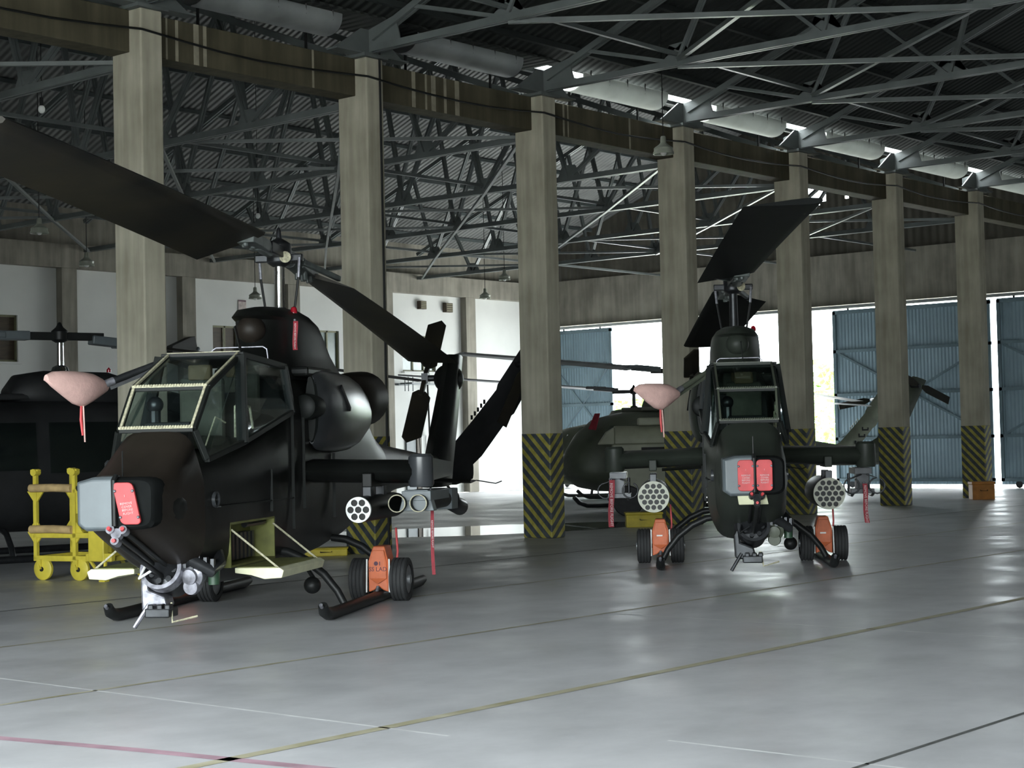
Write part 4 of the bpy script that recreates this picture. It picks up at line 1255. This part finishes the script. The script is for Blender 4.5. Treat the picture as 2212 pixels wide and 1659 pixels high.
# ------------------------------------------------------------------ utility helicopters
def build_utility(t, o):
    H, H2, BM = o['hull'], o['hull2'], o['blade']
    st = [(3.35, .95, 1.30, .25, .22, 2.4), (3.2, .75, 1.55, .55, .42, 2.6), (2.8, .55, 1.95, .85, .62, 3), (2.3, .46, 2.25, .98, .78, 3.2), (1.6, .42, 2.38, 1.05, .88, 3.6), (.4, .42, 2.40, 1.06, .90, 4), (-.9, .44, 2.38, 1.05, .88, 3.8), (-1.7, .60, 2.25, .85, .68, 3), (-2.4, .80, 2.05, .52, .42, 2.6), (-3.0, .92, 1.92, .36, .30, 2.4)]
    MB().loft([sring(*s) for s in st]).build('fuselage', H, t, smooth=45)
    for s in (1, -1):
        for q in ([(2.75, s * .93, 1.35), (1.85, s * 1.045, 1.35), (1.75, s * .985, 2.05), (2.25, s * .90, 2.05)], [(1.60, s * 1.05, 1.35), (.75, s * 1.065, 1.35), (.75, s * 1.0, 2.05), (1.60, s * .99, 2.05)], [(.55, s * 1.06, 1.30), (-.75, s * 1.065, 1.30), (-.75, s * 1.0, 2.05), (.55, s * 1.0, 2.05)]):
            MB().prism(q, (0, s * .02, 0)).build('cabin_window', o['glass'], t, smooth=0)
    MB().loft([[(x, y * w, z) for y in (-.8, -.4, 0, .4, .8)] for x, z, w in ((3.03, 1.38, .62), (2.78, 1.72, .78), (2.46, 2.05, .86))], cap=False, closed=False).build('windscreen', o['glass'], t, smooth=60)
    mb = MB()
    mb.loft([sring(.85, 2.36, 2.62, .30, .24, 2.6), sring(.70, 2.30, 2.80, .42, .36, 3), sring(.3, 2.28, 2.86, .48, .42, 3.2), sring(-.7, 2.26, 2.84, .50, .42, 3.2), sring(-1.3, 2.2, 2.66, .46, .36, 3), sring(-2.3, 1.9, 2.42, .32, .26, 2.6), sring(-2.6, 1.9, 2.3, .2, .18, 2.4)])
    mb.build('engine_cowling', H2, t, smooth=45)
    MB().box((.95, 0, 2.45), (.9, .8, .10)).build('roof_fairing', H2, t, smooth=0, bevel=.03)
    MB().lathe([(.20, 0), (.19, -.5), (.16, -.55)], (-1.9, 0, 2.3), (-1, 0, .1), n=20).build('exhaust_pipe', M_DKMET, t)
    MB().lathe([(.035, 0), (.035, .04), (.001, .08)], (-.75, .1, 2.84), n=12).build('beacon_lamp', mat('red_lens', (.30, .01, .02), .08), t)
    MB().loft([sring(-2.9, .95, 1.90, .34, .28, 2.4), sring(-4.4, .90, 1.62, .26, .22, 2.4), sring(-6.0, .87, 1.40, .17, .15, 2.4), sring(-7.25, .86, 1.33, .11, .10, 2.4), sring(-7.6, .95, 1.3, .06, .05, 2.2)]).build('tail_boom', H, t, smooth=45)
    def fr_(xl, zl, xt, zt, w):
        p, q = Vector((xl, 0, zl)), Vector((xt, 0, zt))
        d = q - p
        return [p, p + d * .2 + Vector((0, w, 0)), p + d * .6 + Vector((0, w * .8, 0)), q, p + d * .6 - Vector((0, w * .8, 0)), p + d * .2 - Vector((0, w, 0))]
    fin = MB().loft([fr_(-6.6, 1.34, -6.9, .86, .10), fr_(-7.22, 1.60, -7.25, .92, .12), fr_(-7.65, 2.02, -7.82, 1.36, .11), fr_(-8.17, 2.56, -8.45, 2.06, .10), fr_(-8.20, 2.66, -8.55, 2.12, .10), fr_(-8.72, 3.30, -9.28, 3.18, .06)]).build('tail_fin', H, t, smooth=50)
    mb = MB()
    for q in range(5):
        mb.box((-7.62 - .07 * q, 0, 2.06 + .07 * q), (.03, .03, .08))
    mb.build('fin_vents', H, fin, smooth=0)
    if o.get('marks'):
        for s in (-1, 1):
            mk = MB()
            for z in (1.55, 1.78, 2.0):
                f = (z - 1.36) / .9
                c = -7.72 - .55 * f
                mk.box((c, s * .115, z), (.24, .01, .05)).box((c + .10, s * .115, z + .06), (.05, .01, .08)).box((c - .10, s * .115, z + .05), (.05, .01, .06))
            mk.build('stencil_marks', M_BLACKP, fin, smooth=0)
    sd = o.get('tr_side', 1)
    MB().cyl((-8.62, 0, 3.02), (-8.62, sd * .35, 3.02), .06, n=14).build('tail_rotor_hub', M_DKMET, t)
    for k_ in (0, 1):
        a = math.radians(o.get('tr_ang', 20) + 180 * k_)
        d = Vector((math.cos(a), 0, math.sin(a)))
        l = Vector((-math.sin(a), 0, math.cos(a)))
        c = Vector((-8.62, sd * .34, 3.02))
        MB().prism([c + d * .1 + l * .05, c + d * .1 - l * .05, c + d * .3 - l * .11, c + d * 1.25 - l * .11, c + d * 1.25 + l * .11, c + d * .3 + l * .11], (0, .02, 0)).build('tail_rotor_blade', M_BLADE, t, smooth=0)
    for s in (1, -1):
        el = MB().loft([[(-5.3, s * .15, 1.34), (-5.4, s * .15, 1.38), (-6.05, s * .15, 1.36), (-5.4, s * .15, 1.31)], [(-5.4, s * 1.25, 1.34), (-5.48, s * 1.25, 1.365), (-6.0, s * 1.25, 1.35), (-5.48, s * 1.25, 1.32)]]).build('elevator', H, t, smooth=0)
    for s in (1, -1):
        y = s * 1.15
        MB().tube([(2.35, y, .30), (2.2, y, .16), (1.95, y, .075), (1.6, y, .06), (-1.9, y, .06), (-2.0, y, .07)], .055, 12).build('skid_tube', M_DKMET, t, smooth=50)
        for xc in (1.15, -1.05):
            MB().tube([(xc, s * .55, .50), (xc, s * .85, .42), (xc, s * 1.05, .24), (xc, s * 1.14, .08)], .045, 10).build('cross_tube', M_DKMET, t, smooth=50)
    hub = Vector((.0, 0, 3.40))
    MB().lathe([(.16, 2.82), (.12, 2.92), (.06, 2.95), (.055, 3.4)], (0, 0, 0), n=20).build('rotor_mast', o.get('mast', M_CHROME), t)
    az = math.radians(o['az'])
    d = Vector((math.cos(az), math.sin(az), 0))
    l = Vector((-math.sin(az), math.cos(az), 0))
    s1, s2 = o['slopes']
    hb = MB().lathe([(.06, -.10), (.13, -.06), (.13, .08), (.06, .14), (.02, .22)], hub, n=18)
    hb.bar(hub - d * .7 - Vector((0, 0, -s2 * .0)), hub + d * .7, .14, .12)
    hb.build('rotor_hub', M_BLACKP, t, smooth=35, bevel=.01)
    for sgn, sl2 in ((1, s1), (-1, s2)):
        dd = d * sgn
        p0, p1 = hub + dd * .5 + Vector((0, 0, sl2 * .5)), hub + dd * 1.3 + Vector((0, 0, sl2 * 1.3))
        MB().bar(p0, p1, .24, .14).bar(p1 - dd * .4, p1 + dd * .25 + Vector((0, 0, sl2 * .25)), .34, .09).build('blade_grip', o.get('grip', M_DKMET), t, smooth=0, bevel=.02)
        rotor_blade(MB(), az if sgn > 0 else az + PI, hub, sl2, o.get('droop', .001), 1.2, o.get('rad', 7.0), .53, 1, math.radians(o.get('pitch', 8)), .10).build('rotor_blade', BM, t, smooth=45)
    return t

# ------------------------------------------------------------------ loose helicopter covers and flags
def loc2w(hx, hy, head, p):
    c, s = math.cos(head), math.sin(head)
    return Vector((hx + c * p[0] - s * p[1], hy + s * p[0] + c * p[1], p[2]))

def streamer(base, top, bot, head, label, w=.05, text=True):
    """red warning ribbon hanging from top to bot (local points of the helicopter frame base)"""
    P, Q = loc2w(*base, head, top), loc2w(*base, head, bot)
    t = thing('warning_streamer', P, head, label, 'streamer', 'red warning streamers')
    L = (P - Q).length
    d = Vector(bot) - Vector(top)
    n = 14
    rows = []
    for i in range(n + 1):
        f = i / n
        c = d * f + Vector((.008 * math.sin(7 * f), .010 * math.sin(5 * f + 1), 0))
        rows.append([c + Vector((0, -w / 2, 0)), c + Vector((0, w / 2, 0)), c + Vector((-.003, w / 2, 0)), c + Vector((-.003, -w / 2, 0))])
    MB().loft(rows).build('ribbon', M_RIBBON, t, smooth=40)
    MB().ball((0, 0, .012), .014, 6).build('tie_ring', M_GUN, t)
    if text:
        y = Vector((0, 1, 0))
        lettering('REMOVE BEFORE FLIGHT', w * .72 if L > .5 else w * .5, M_LETTER, t, basis(d * .52 + Vector((.012, 0, 0)), d, y))
    return t

def sight_cover(base, head, yc, label, tilt=0.0):
    P = loc2w(*base, head, (4.475, yc, 1.20))
    t = thing('sight_cover', P, head, label, 'cover', 'red sight covers')
    w, h, r = .086, .168, .04
    poly = []
    for cx, cz, a0 in ((w - r, h - r, 0), (-(w - r), h - r, 90), (-(w - r), -(h - r), 180), (w - r, -(h - r), 270)):
        for k in range(6):
            a = math.radians(a0 + 18 * k)
            yy, zz = cx + r * math.cos(a), cz + r * math.sin(a)
            poly.append((-.10 * zz * tilt * 0, yy + tilt * zz, zz))
    MB().prism(poly, (.03, 0, 0)).build('plate', M_RED, t, smooth=0, bevel=.006)
    for yy, zz in ((-.075, .1), (.075, .1), (-.075, -.11), (.075, -.11)):
        MB().ball((.032, yy + tilt * zz, zz), .013, 6).build('fastener', M_GUN, t)
    for i, (s, ln) in enumerate((('I', .03), ('REMOVE', .02), ('COVER', .02), ('BEFORE', .022), ('FLIGHT', .022))):
        zz = (.06, .0, -.026, -.052, -.080)[i]
        lettering(s, .026, M_LETTER, t, basis((.0375, tilt * zz, zz), (0, 1, 0), (0, tilt, 1)))
    return t

def probe_cover(base, head, e, out, label, mark=None):
    """pink cloth bag tied over the air data probe"""
    E, O = Vector(e), Vector(out)
    P = loc2w(*base, head, e)
    t = thing('probe_cover', P, head, label, 'cover', 'pink probe covers')
    d = O - E
    s = Vector((-d.y, d.x, 0)).normalized()
    rings = []
    for f, top, low, w in ((-.12, .035, .045, .04), (.0, .075, .09, .07), (.16, .105, .15, .10), (.34, .11, .205, .12), (.5, .108, .185, .115), (.7, .10, .12, .09), (.88, .085, .055, .06), (1.0, .05, .0, .03)):
        c = d * f
        rings.append([c + s * (w * math.cos(a)) + Vector((0, 0, top * math.sin(a) if math.sin(a) > 0 else low * math.sin(a) * abs(math.sin(a)) ** .4)) for a in [2 * PI * k / 18 for k in range(18)]])
    MB().loft(rings).build('cloth_bag', M_PINK, t, smooth=60)
    c = d * .36
    mb = MB()
    mb.tube([c + Vector((0, 0, -.18)), c + Vector((.01, .0, -.32)), c + Vector((.0, .01, -.46))], [.010, .014, .010], 6)
    mb.build('tie_tape', M_RED, t)
    MB().tube([c + Vector((.0, .02, -.18)), c + Vector((.01, .03, -.34)), c + Vector((.01, .035, -.52))], .008, 5).build('tie_tape', M_PINK, t)
    if mark:
        up = Vector((0, 0, 1))
        xdir = -d.normalized()
        lettering(mark, .075, M_LETTER, t, basis(d * .45 - s * .125 + Vector((0, 0, -.01)), xdir, up))
    return t

# ------------------------------------------------------------------ ground handling wheels
def handling_wheels(base, head, p, label, text=None):
    P = loc2w(*base, head, (p[0], p[1], 0))
    t = thing('ground_handling_wheels', P, head, label, 'wheel dolly', 'orange ground handling wheels')
    x = .12
    poly = [(x, -.105, .10), (x, -.105, .42), (x - .03, -.062, .57), (x - .03, .062, .57), (x, .105, .42), (x, .105, .10), (x, .05, .12), (x, .0, .16), (x, -.05, .12)]
    MB().prism(poly, (-.26, 0, 0)).build('housing', M_ORANGE, t, smooth=0, bevel=.012)
    MB().prism([(x + .012, -.09, .24), (x + .012, -.09, .40), (x - .0, -.06, .53), (x, .06, .53), (x + .012, .09, .40), (x + .012, .09, .24), (x + .05, .0, .185)], (-.02, 0, 0)).build('front_plate', M_ORANGE, t, smooth=0, bevel=.006)
    for s in (-1, 1):
        y = s * .215
        tp = [(.15, -.085), (.185, -.088), (.21, -.075)]
        for q in (-.06, -.02, .02, .06):
            tp += [(.222, q - .014), (.222, q + .012), (.212, q + .016), (.212, q + .02)]
        tp += [(.21, .075), (.185, .088), (.15, .085)]
        ty = MB().lathe([(r + .001, h) for r, h in tp], (0, y, .223), (0, 1, 0), n=40, cap=False).build('tyre', M_RUBBER, t, smooth=25)
        MB().lathe([(.152, -.07), (.152, .07)], (0, y, .223), (0, 1, 0), n=32).lathe([(.05, .07), (.05, .1), (.001, .1)], (0, y, .223), (0, s, 0), n=16).build('wheel_hub', M_HUB, ty, smooth=35)
        MB().bar((x + .02, s * .122, .10), (x - .0, s * .118, .44), .014, .016).build('edge_strip', M_PODW, t, smooth=0)
    MB().cyl((0, -.2, .223), (0, .2, .223), .03, n=12).build('axle', M_DKMET, t)
    MB().tube([(-.1, .13, .3), (-.12, .15, .5), (-.1, .14, .75)], .012, 6).build('pump_handle', M_RED, t)
    MB().tube([(x + .02, 0, .16), (x + .05, -.01, .10)], .018, 8).build('hook', M_GUN, t)
    if text:
        lettering(text, .062, M_INK, t, basis((x + .0135, 0, .335), (0, 1, 0), (0, 0, 1)))
        mb = MB().cyl((x + .012, -.02, .395), (x + .015, -.02, .395), .022, n=20).box((x + .0145, .02, .395), (.002, .008, .04))
        mb.build('emblem', M_INK, t, smooth=0)
    else:
        MB().box((x + .0135, -.01, .36), (.003, .075, .018)).build('white_label', M_PODW, t, smooth=0)
    return t

# ------------------------------------------------------------------ place the aircraft
HA, HB = math.radians(210), math.radians(215.2)
PA, PB = (12.282, 13.575), (19.42, 12.55)
a = thing('attack_helicopter', (*PA, 0), HA, 'black attack helicopter at the left, ammunition bays open, nose to the camera', 'helicopter', 'parked helicopters')
build_cobra(a, dict(hull=M_A, hull2=M_A2, glass=M_GLASS, sealmat=M_SEAL, bay=True, pods=(7, 7), podface=M_PODW, podmat=M_A, tow=True, gun=M_GUN, mast=M_CHROME, az=.8, slopes=(.042, -.112), tr_ang=137, cowl=M_COWL, drive=M_GUN, latch=M_PODW, probe=(2.80, -.85, 2.21), tipmat=M_COWL, pitch=19, droop=.0022))
b = thing('attack_helicopter', (*PB, 0), HB, 'dark olive attack helicopter facing the camera right of centre, with two red nose covers', 'helicopter', 'parked helicopters')
build_cobra(b, dict(hull=M_B, hull2=M_B, glass=M_GLASSB, sealmat=M_B2, pods=(19, 19), podface=M_PODC, podmat=M_BLACKP, tow=False, gun=M_DKMET, mast=M_DKMET, az=3.5, slopes=(.035, -.06), tr_ang=20, blade=M_BLADE2, cowl=M_B, drive=M_B2, latch=M_DKMET, probe=(2.90, -.84, 2.14), panel=True, pitch=11, droop=.0015))
c = thing('utility_helicopter', (15.70, 22.50, 0), math.radians(165), 'dark helicopter in profile behind the yellow stand, its tail fin beside the centre pillar', 'helicopter', 'parked helicopters')
build_utility(c, dict(hull=M_C, hull2=M_C, blade=M_BLADE, glass=M_GLASSB, az=1, slopes=(.0, -.095), mast=M_CHROME, grip=M_GREYP, rad=6.6, tr_ang=118))
e = thing('utility_helicopter', (32.97, 23.0, 0), math.radians(165), 'olive helicopter between the centre pillar and the pillar beside the bright doorway', 'helicopter', 'parked helicopters')
build_utility(e, dict(hull=M_F, hull2=M_B2, blade=M_BLADEG, glass=M_GLASSB, az=.6, slopes=(.065, -.115), mast=M_DKMET, grip=M_GREYP, rad=6.4))
e.scale = (.93, .93, .93)
MB().prism([(3.0, .35, 1.98), (3.0, .62, 1.95), (2.85, .60, 2.35), (2.85, .42, 2.35)], (-.03, 0, 0)).build('red_vane', M_RIBBON, e, smooth=0)
f = thing('utility_helicopter', (38.0, 27.85, 0), math.radians(145.5), 'small olive helicopter farthest back, its marked tail fin before the blue door', 'helicopter', 'parked helicopters')
f.scale = (.85, .85, .85)
build_utility(f, dict(hull=M_F2, hull2=M_B2, blade=M_BLADEG, glass=M_GLASSB, az=-15, slopes=(.10, -.075), mast=M_DKMET, rad=7.6, marks=True, tr_ang=-10, tr_side=-1))

sight_cover(PA, HA, .115, 'red plate cover on the nose sight of the left black helicopter', -.22)
sight_cover(PB, HB, -.095, 'left one of two red covers on the front-facing helicopter')
sight_cover(PB, HB, .105, 'right one of two red covers on the front-facing helicopter')
probe_cover(PA, HA, (2.80, -.85, 2.21), (3.45, -1.06, 2.25), 'pink cloth bag on the probe at the far left')
probe_cover(PB, HB, (2.90, -.84, 2.14), (3.30, -1.28, 2.17), 'pink cloth bag marked with a number, right of the centre pillar', '37')
streamer(PA, (.42, 1.66, 1.15), (.42, 1.68, .29), HA, 'long red streamer hanging under the missile launcher of the left helicopter', .035)
streamer(PA, (.66, .33, 2.90), (.74, .36, 2.60), HA, 'short red streamer tied to the rotor pylon of the left helicopter', .05)
streamer(PB, (.85, -1.66, 1.09), (.85, -1.67, .48), HB, 'red and white streamer on the left wing of the front-facing helicopter', .07)
streamer(PB, (.85, 1.57, .98), (.85, 1.60, .48), HB, 'dark red streamer on the right wing of the front-facing helicopter', .06)
handling_wheels(PA, HA, (.12, 1.045), 'orange two-wheeled dolly on the near skid of the left helicopter', 'SS LAD')
handling_wheels(PA, HA, (.12, -1.045), 'orange dolly half hidden behind the gun of the left helicopter')
handling_wheels(PB, HB, (.70, -1.045), 'orange dolly on the left skid of the front-facing helicopter')
handling_wheels(PB, HB, (.70, 1.045), 'orange dolly on the right skid of the front-facing helicopter')

# ------------------------------------------------------------------ yellow weapons stand
ang = math.radians(-75)
ct = thing('weapons_stand', (12.66, 18.70, 0), ang, 'yellow steel wheeled stand with tan padded bars beside the left helicopter', 'stand')
D = .70
def vbar(mb, x, y, z0, z1, w=.055):
    mb.box((x, y, (z0 + z1) / 2), (w, w, z1 - z0))
for i, x in enumerate((0.0, .62)):
    for y in (0.0, D):
        mb = MB()
        vbar(mb, x, y, .26, 1.36, .05)
        mb.cyl((x, y - .05, 1.36), (x, y + .05, 1.36), .045, n=14).box((x, y, 1.385), (.12, .06, .02))
        for z, s in ((.60, 1), (.60, -1), (1.12, -1)):
            for sx in (1, -1):
                mb.prism([(x + sx * .02, y - .012, z), (x + sx * .13, y - .012, z), (x + sx * .02, y - .012, z + s * .14)], (0, .024, 0))
        mb.build('post', M_YELLOW, ct, smooth=30)
for y in (0.0, D):
    MB().box((.58, y, .565), (1.22, .05, .065)).build('rail', M_YELLOW, ct, smooth=0, bevel=.006)
    MB().box((.58, y, .275), (1.22, .05, .07)).build('rail', M_YELLOW, ct, smooth=0, bevel=.006)
    MB().box((.90, y, 1.12), (.58, .05, .05)).build('rail', M_YELLOW, ct, smooth=0, bevel=.006)
for x in (0.0, .62, 1.17):
    MB().box((x, D / 2, .565), (.05, D, .06)).build('cross_rail', M_YELLOW, ct, smooth=0, bevel=.006)
    MB().box((x, D / 2, .275), (.05, D, .06)).build('cross_rail', M_YELLOW, ct, smooth=0, bevel=.006)
for z in (.64, 1.16):
    MB().tube([(-.06, -.03, z), (.3, -.035, z + .005), (.60, -.03, z - .005)], .052, 12).build('padded_bar', M_TAN, ct, smooth=50)
MB().tube([(.68, -.01, 1.15), (.9, 0, 1.19), (1.15, .0, 1.13)], .04, 10).build('hose', M_BLACKP, ct, smooth=50)
MB().box((1.02, -.05, .47), (.24, .10, .44)).build('jack_box', M_YELLOW, ct, smooth=0, bevel=.01)
MB().box((1.05, -.05, .30), (.4, .08, .10)).build('jack_beam', M_YELLOW, ct, smooth=0, bevel=.01)
pl = MB().prism([(.66, -.03, .84), (.93, -.03, .84), (.93, -.03, .98), (.66, -.03, 1.12)], (0, .02, 0)).build('name_plate', M_YELLOW, ct, smooth=0)
lettering('PAR 50', .05, M_INK, pl, basis((.80, -.0315, .905), (1, 0, 0), (0, 0, 1)))
for x in (1.0,):
    mb = MB().bar((x - .12, -.04, .26), (x + .10, -.06, .02), .03, .03).bar((x + .12, -.04, .26), (x + .12, -.06, .02), .03, .03).box((x + .11, -.06, .01), (.09, .09, .02))
    mb.build('stabiliser_leg', M_YELLOW, ct, smooth=0)
for x, y in ((.08, .0), (.66, .0), (.08, D), (1.1, D)):
    cs = MB().box((x, y, .21), (.06, .11, .10)).bar((x, y - .05, .2), (x + .03, y - .05, .14), .05, .02).bar((x, y + .05, .2), (x + .03, y + .05, .14), .05, .02).build('caster_fork', M_YELLOW, ct, smooth=0)
    MB().lathe([(.05, -.035), (.125, -.028), (.14, -.018), (.14, .018), (.125, .028), (.05, .035)], (x + .03, y, .14), (0, 1, 0), n=28).build('wheel', M_YELLOW, cs, smooth=30)
    MB().cyl((x + .03, y - .045, .14), (x + .03, y + .045, .14), .03, n=12).build('axle', M_TUBE, cs)

# ------------------------------------------------------------------ sand boxes at the pillar feet
def crate(p, ang_, s, m_, label, name='sand_box'):
    t = thing(name, (p[0], p[1], 0), ang_, label, 'box', 'boxes at the pillar feet')
    MB().box((0, 0, s[2] * .42), (s[0], s[1], s[2] * .84)).build('body', m_, t, smooth=0, bevel=.012)
    MB().box((0, 0, s[2] * .92), (s[0] + .03, s[1] + .03, s[2] * .16)).build('lid', m_, t, smooth=0, bevel=.012)
    MB().tube([(-.08, -s[1] / 2 - .02, s[2] * .55), (-.08, -s[1] / 2 - .05, s[2] * .5), (.08, -s[1] / 2 - .05, s[2] * .5), (.08, -s[1] / 2 - .02, s[2] * .55)], .008, 6).build('handle', M_DKMET, t)
M_SANDY = mat('box_yellow', (.50, .40, .035), .6, 0, .2, 5)
M_SANDO = mat('box_orange', (.42, .17, .03), .6, 0, .25, 5)
crate((25.45, 18.5), math.radians(-50), (.66, .42, .27), M_SANDY, 'low yellow box behind the left dolly of the front-facing helicopter')
crate((17.45, 18.45), math.radians(-45), (.62, .30, .12), M_SANDY, 'flat yellow box at the foot of the second pillar')
crate((37.75, 17.65), math.radians(-50), (.52, .36, .42), M_SANDO, 'orange box at the foot of the right pillar')

# ------------------------------------------------------------------ ground power unit behind the row
M_GPU = mat('pale_olive_paint', (.26, .27, .20), .55, 0, .15, 3)
t = thing('ground_power_unit', (29.25, 21.3, 0), math.radians(-52), 'pale olive ground power unit with a rounded hood, behind the pillar by the bright doorway', 'power unit')
MB().loft([[(x, y, z) for y, z in ((-.55, 1.50), (-.55, 1.62), (-.48, 1.78), (-.3, 1.88), (.3, 1.88), (.48, 1.78), (.55, 1.62), (.55, 1.50))] for x in (-.55, .2, 1.3)]).build('hood', M_GPU, t, smooth=40, bevel=.02)
MB().prism([(-.90, -.55, 1.50), (-.55, -.55, 1.50), (-.55, -.5, 1.86), (-.72, -.5, 1.76)], (0, 1.05, 0)).build('hood_front', M_GPU, t, smooth=0, bevel=.02)
MB().box((.45, -.1, 1.96), (1.0, .7, .16)).build('radiator_cap', M_GPU, t, smooth=0, bevel=.03)
MB().box((.35, 0, 1.02), (1.9, 1.1, .96)).build('body', M_GPU, t, smooth=0, bevel=.03)
MB().box((.5, -.56, 1.36), (1.0, .02, .13)).build('vent_slot', M_TUBE, t, smooth=0)
MB().box((.35, 0, .45), (2.0, 1.0, .16)).build('chassis', M_DKMET, t, smooth=0, bevel=.02)
for x, y in ((-.3, -.55), (-.3, .55), (1.0, -.55), (1.0, .55)):
    MB().lathe([(.2, -.09), (.3, -.1), (.32, -.06), (.32, .06), (.3, .1), (.2, .09)], (x, y, .32), (0, 1, 0), n=28).build('wheel', M_RUBBER, t, smooth=35)

# ------------------------------------------------------------------ trees and bushes outside the doors
def bush(p, r, h, label, seed):
    rnd = random.Random(seed)
    t = thing('tree', (p[0], p[1], -.1), 0, label, 'tree', 'trees beyond the doors')
    MB().tube([(0, 0, 0), (.1, .05, h * .35), (.0, .1, h * .6)], [.14, .11, .06], 8).build('trunk', M_BARK, t)
    mb = MB()
    for i in range(900):
        a1, u = rnd.uniform(0, 2 * PI), rnd.uniform(-1, 1)
        rr = r * rnd.uniform(.55, 1) ** .6 * (1 + .25 * math.sin(5 * a1 + 3 * u))
        q = Vector((rr * math.sqrt(1 - u * u) * math.cos(a1), rr * math.sqrt(1 - u * u) * math.sin(a1), h * .55 + h * .45 * u))
        s = rnd.uniform(.12, .28)
        d1 = Vector((rnd.uniform(-1, 1), rnd.uniform(-1, 1), rnd.uniform(-.6, .6))).normalized()
        d2 = d1.cross(Vector((rnd.uniform(-1, 1), rnd.uniform(-1, 1), 1))).normalized()
        mb.quad(q - d1 * s, q + d2 * s * .5, q + d1 * s, q - d2 * s * .5)
    mb.build('foliage', M_LEAF, t, smooth=0)
for i, (p, r, h, l) in enumerate((((66, 39.5), 3.2, 5.0, 'tree seen through the narrow right doorway'), ((72, 44.5), 3.5, 4.6, 'tree behind, right doorway'), ((70, 51.0), 3.0, 3.6, 'bush low in the wide left doorway'),
                                   ((74, 55.0), 3.4, 3.8, 'bush at the left edge of the wide doorway'), ((62, 34.5), 2.8, 4.2, 'tree hidden behind the right pillar doorway'), ((78, 48), 4.0, 5.2, 'far tree beyond both doorways'))):
    bush(p, r, h, l, 40 + i)
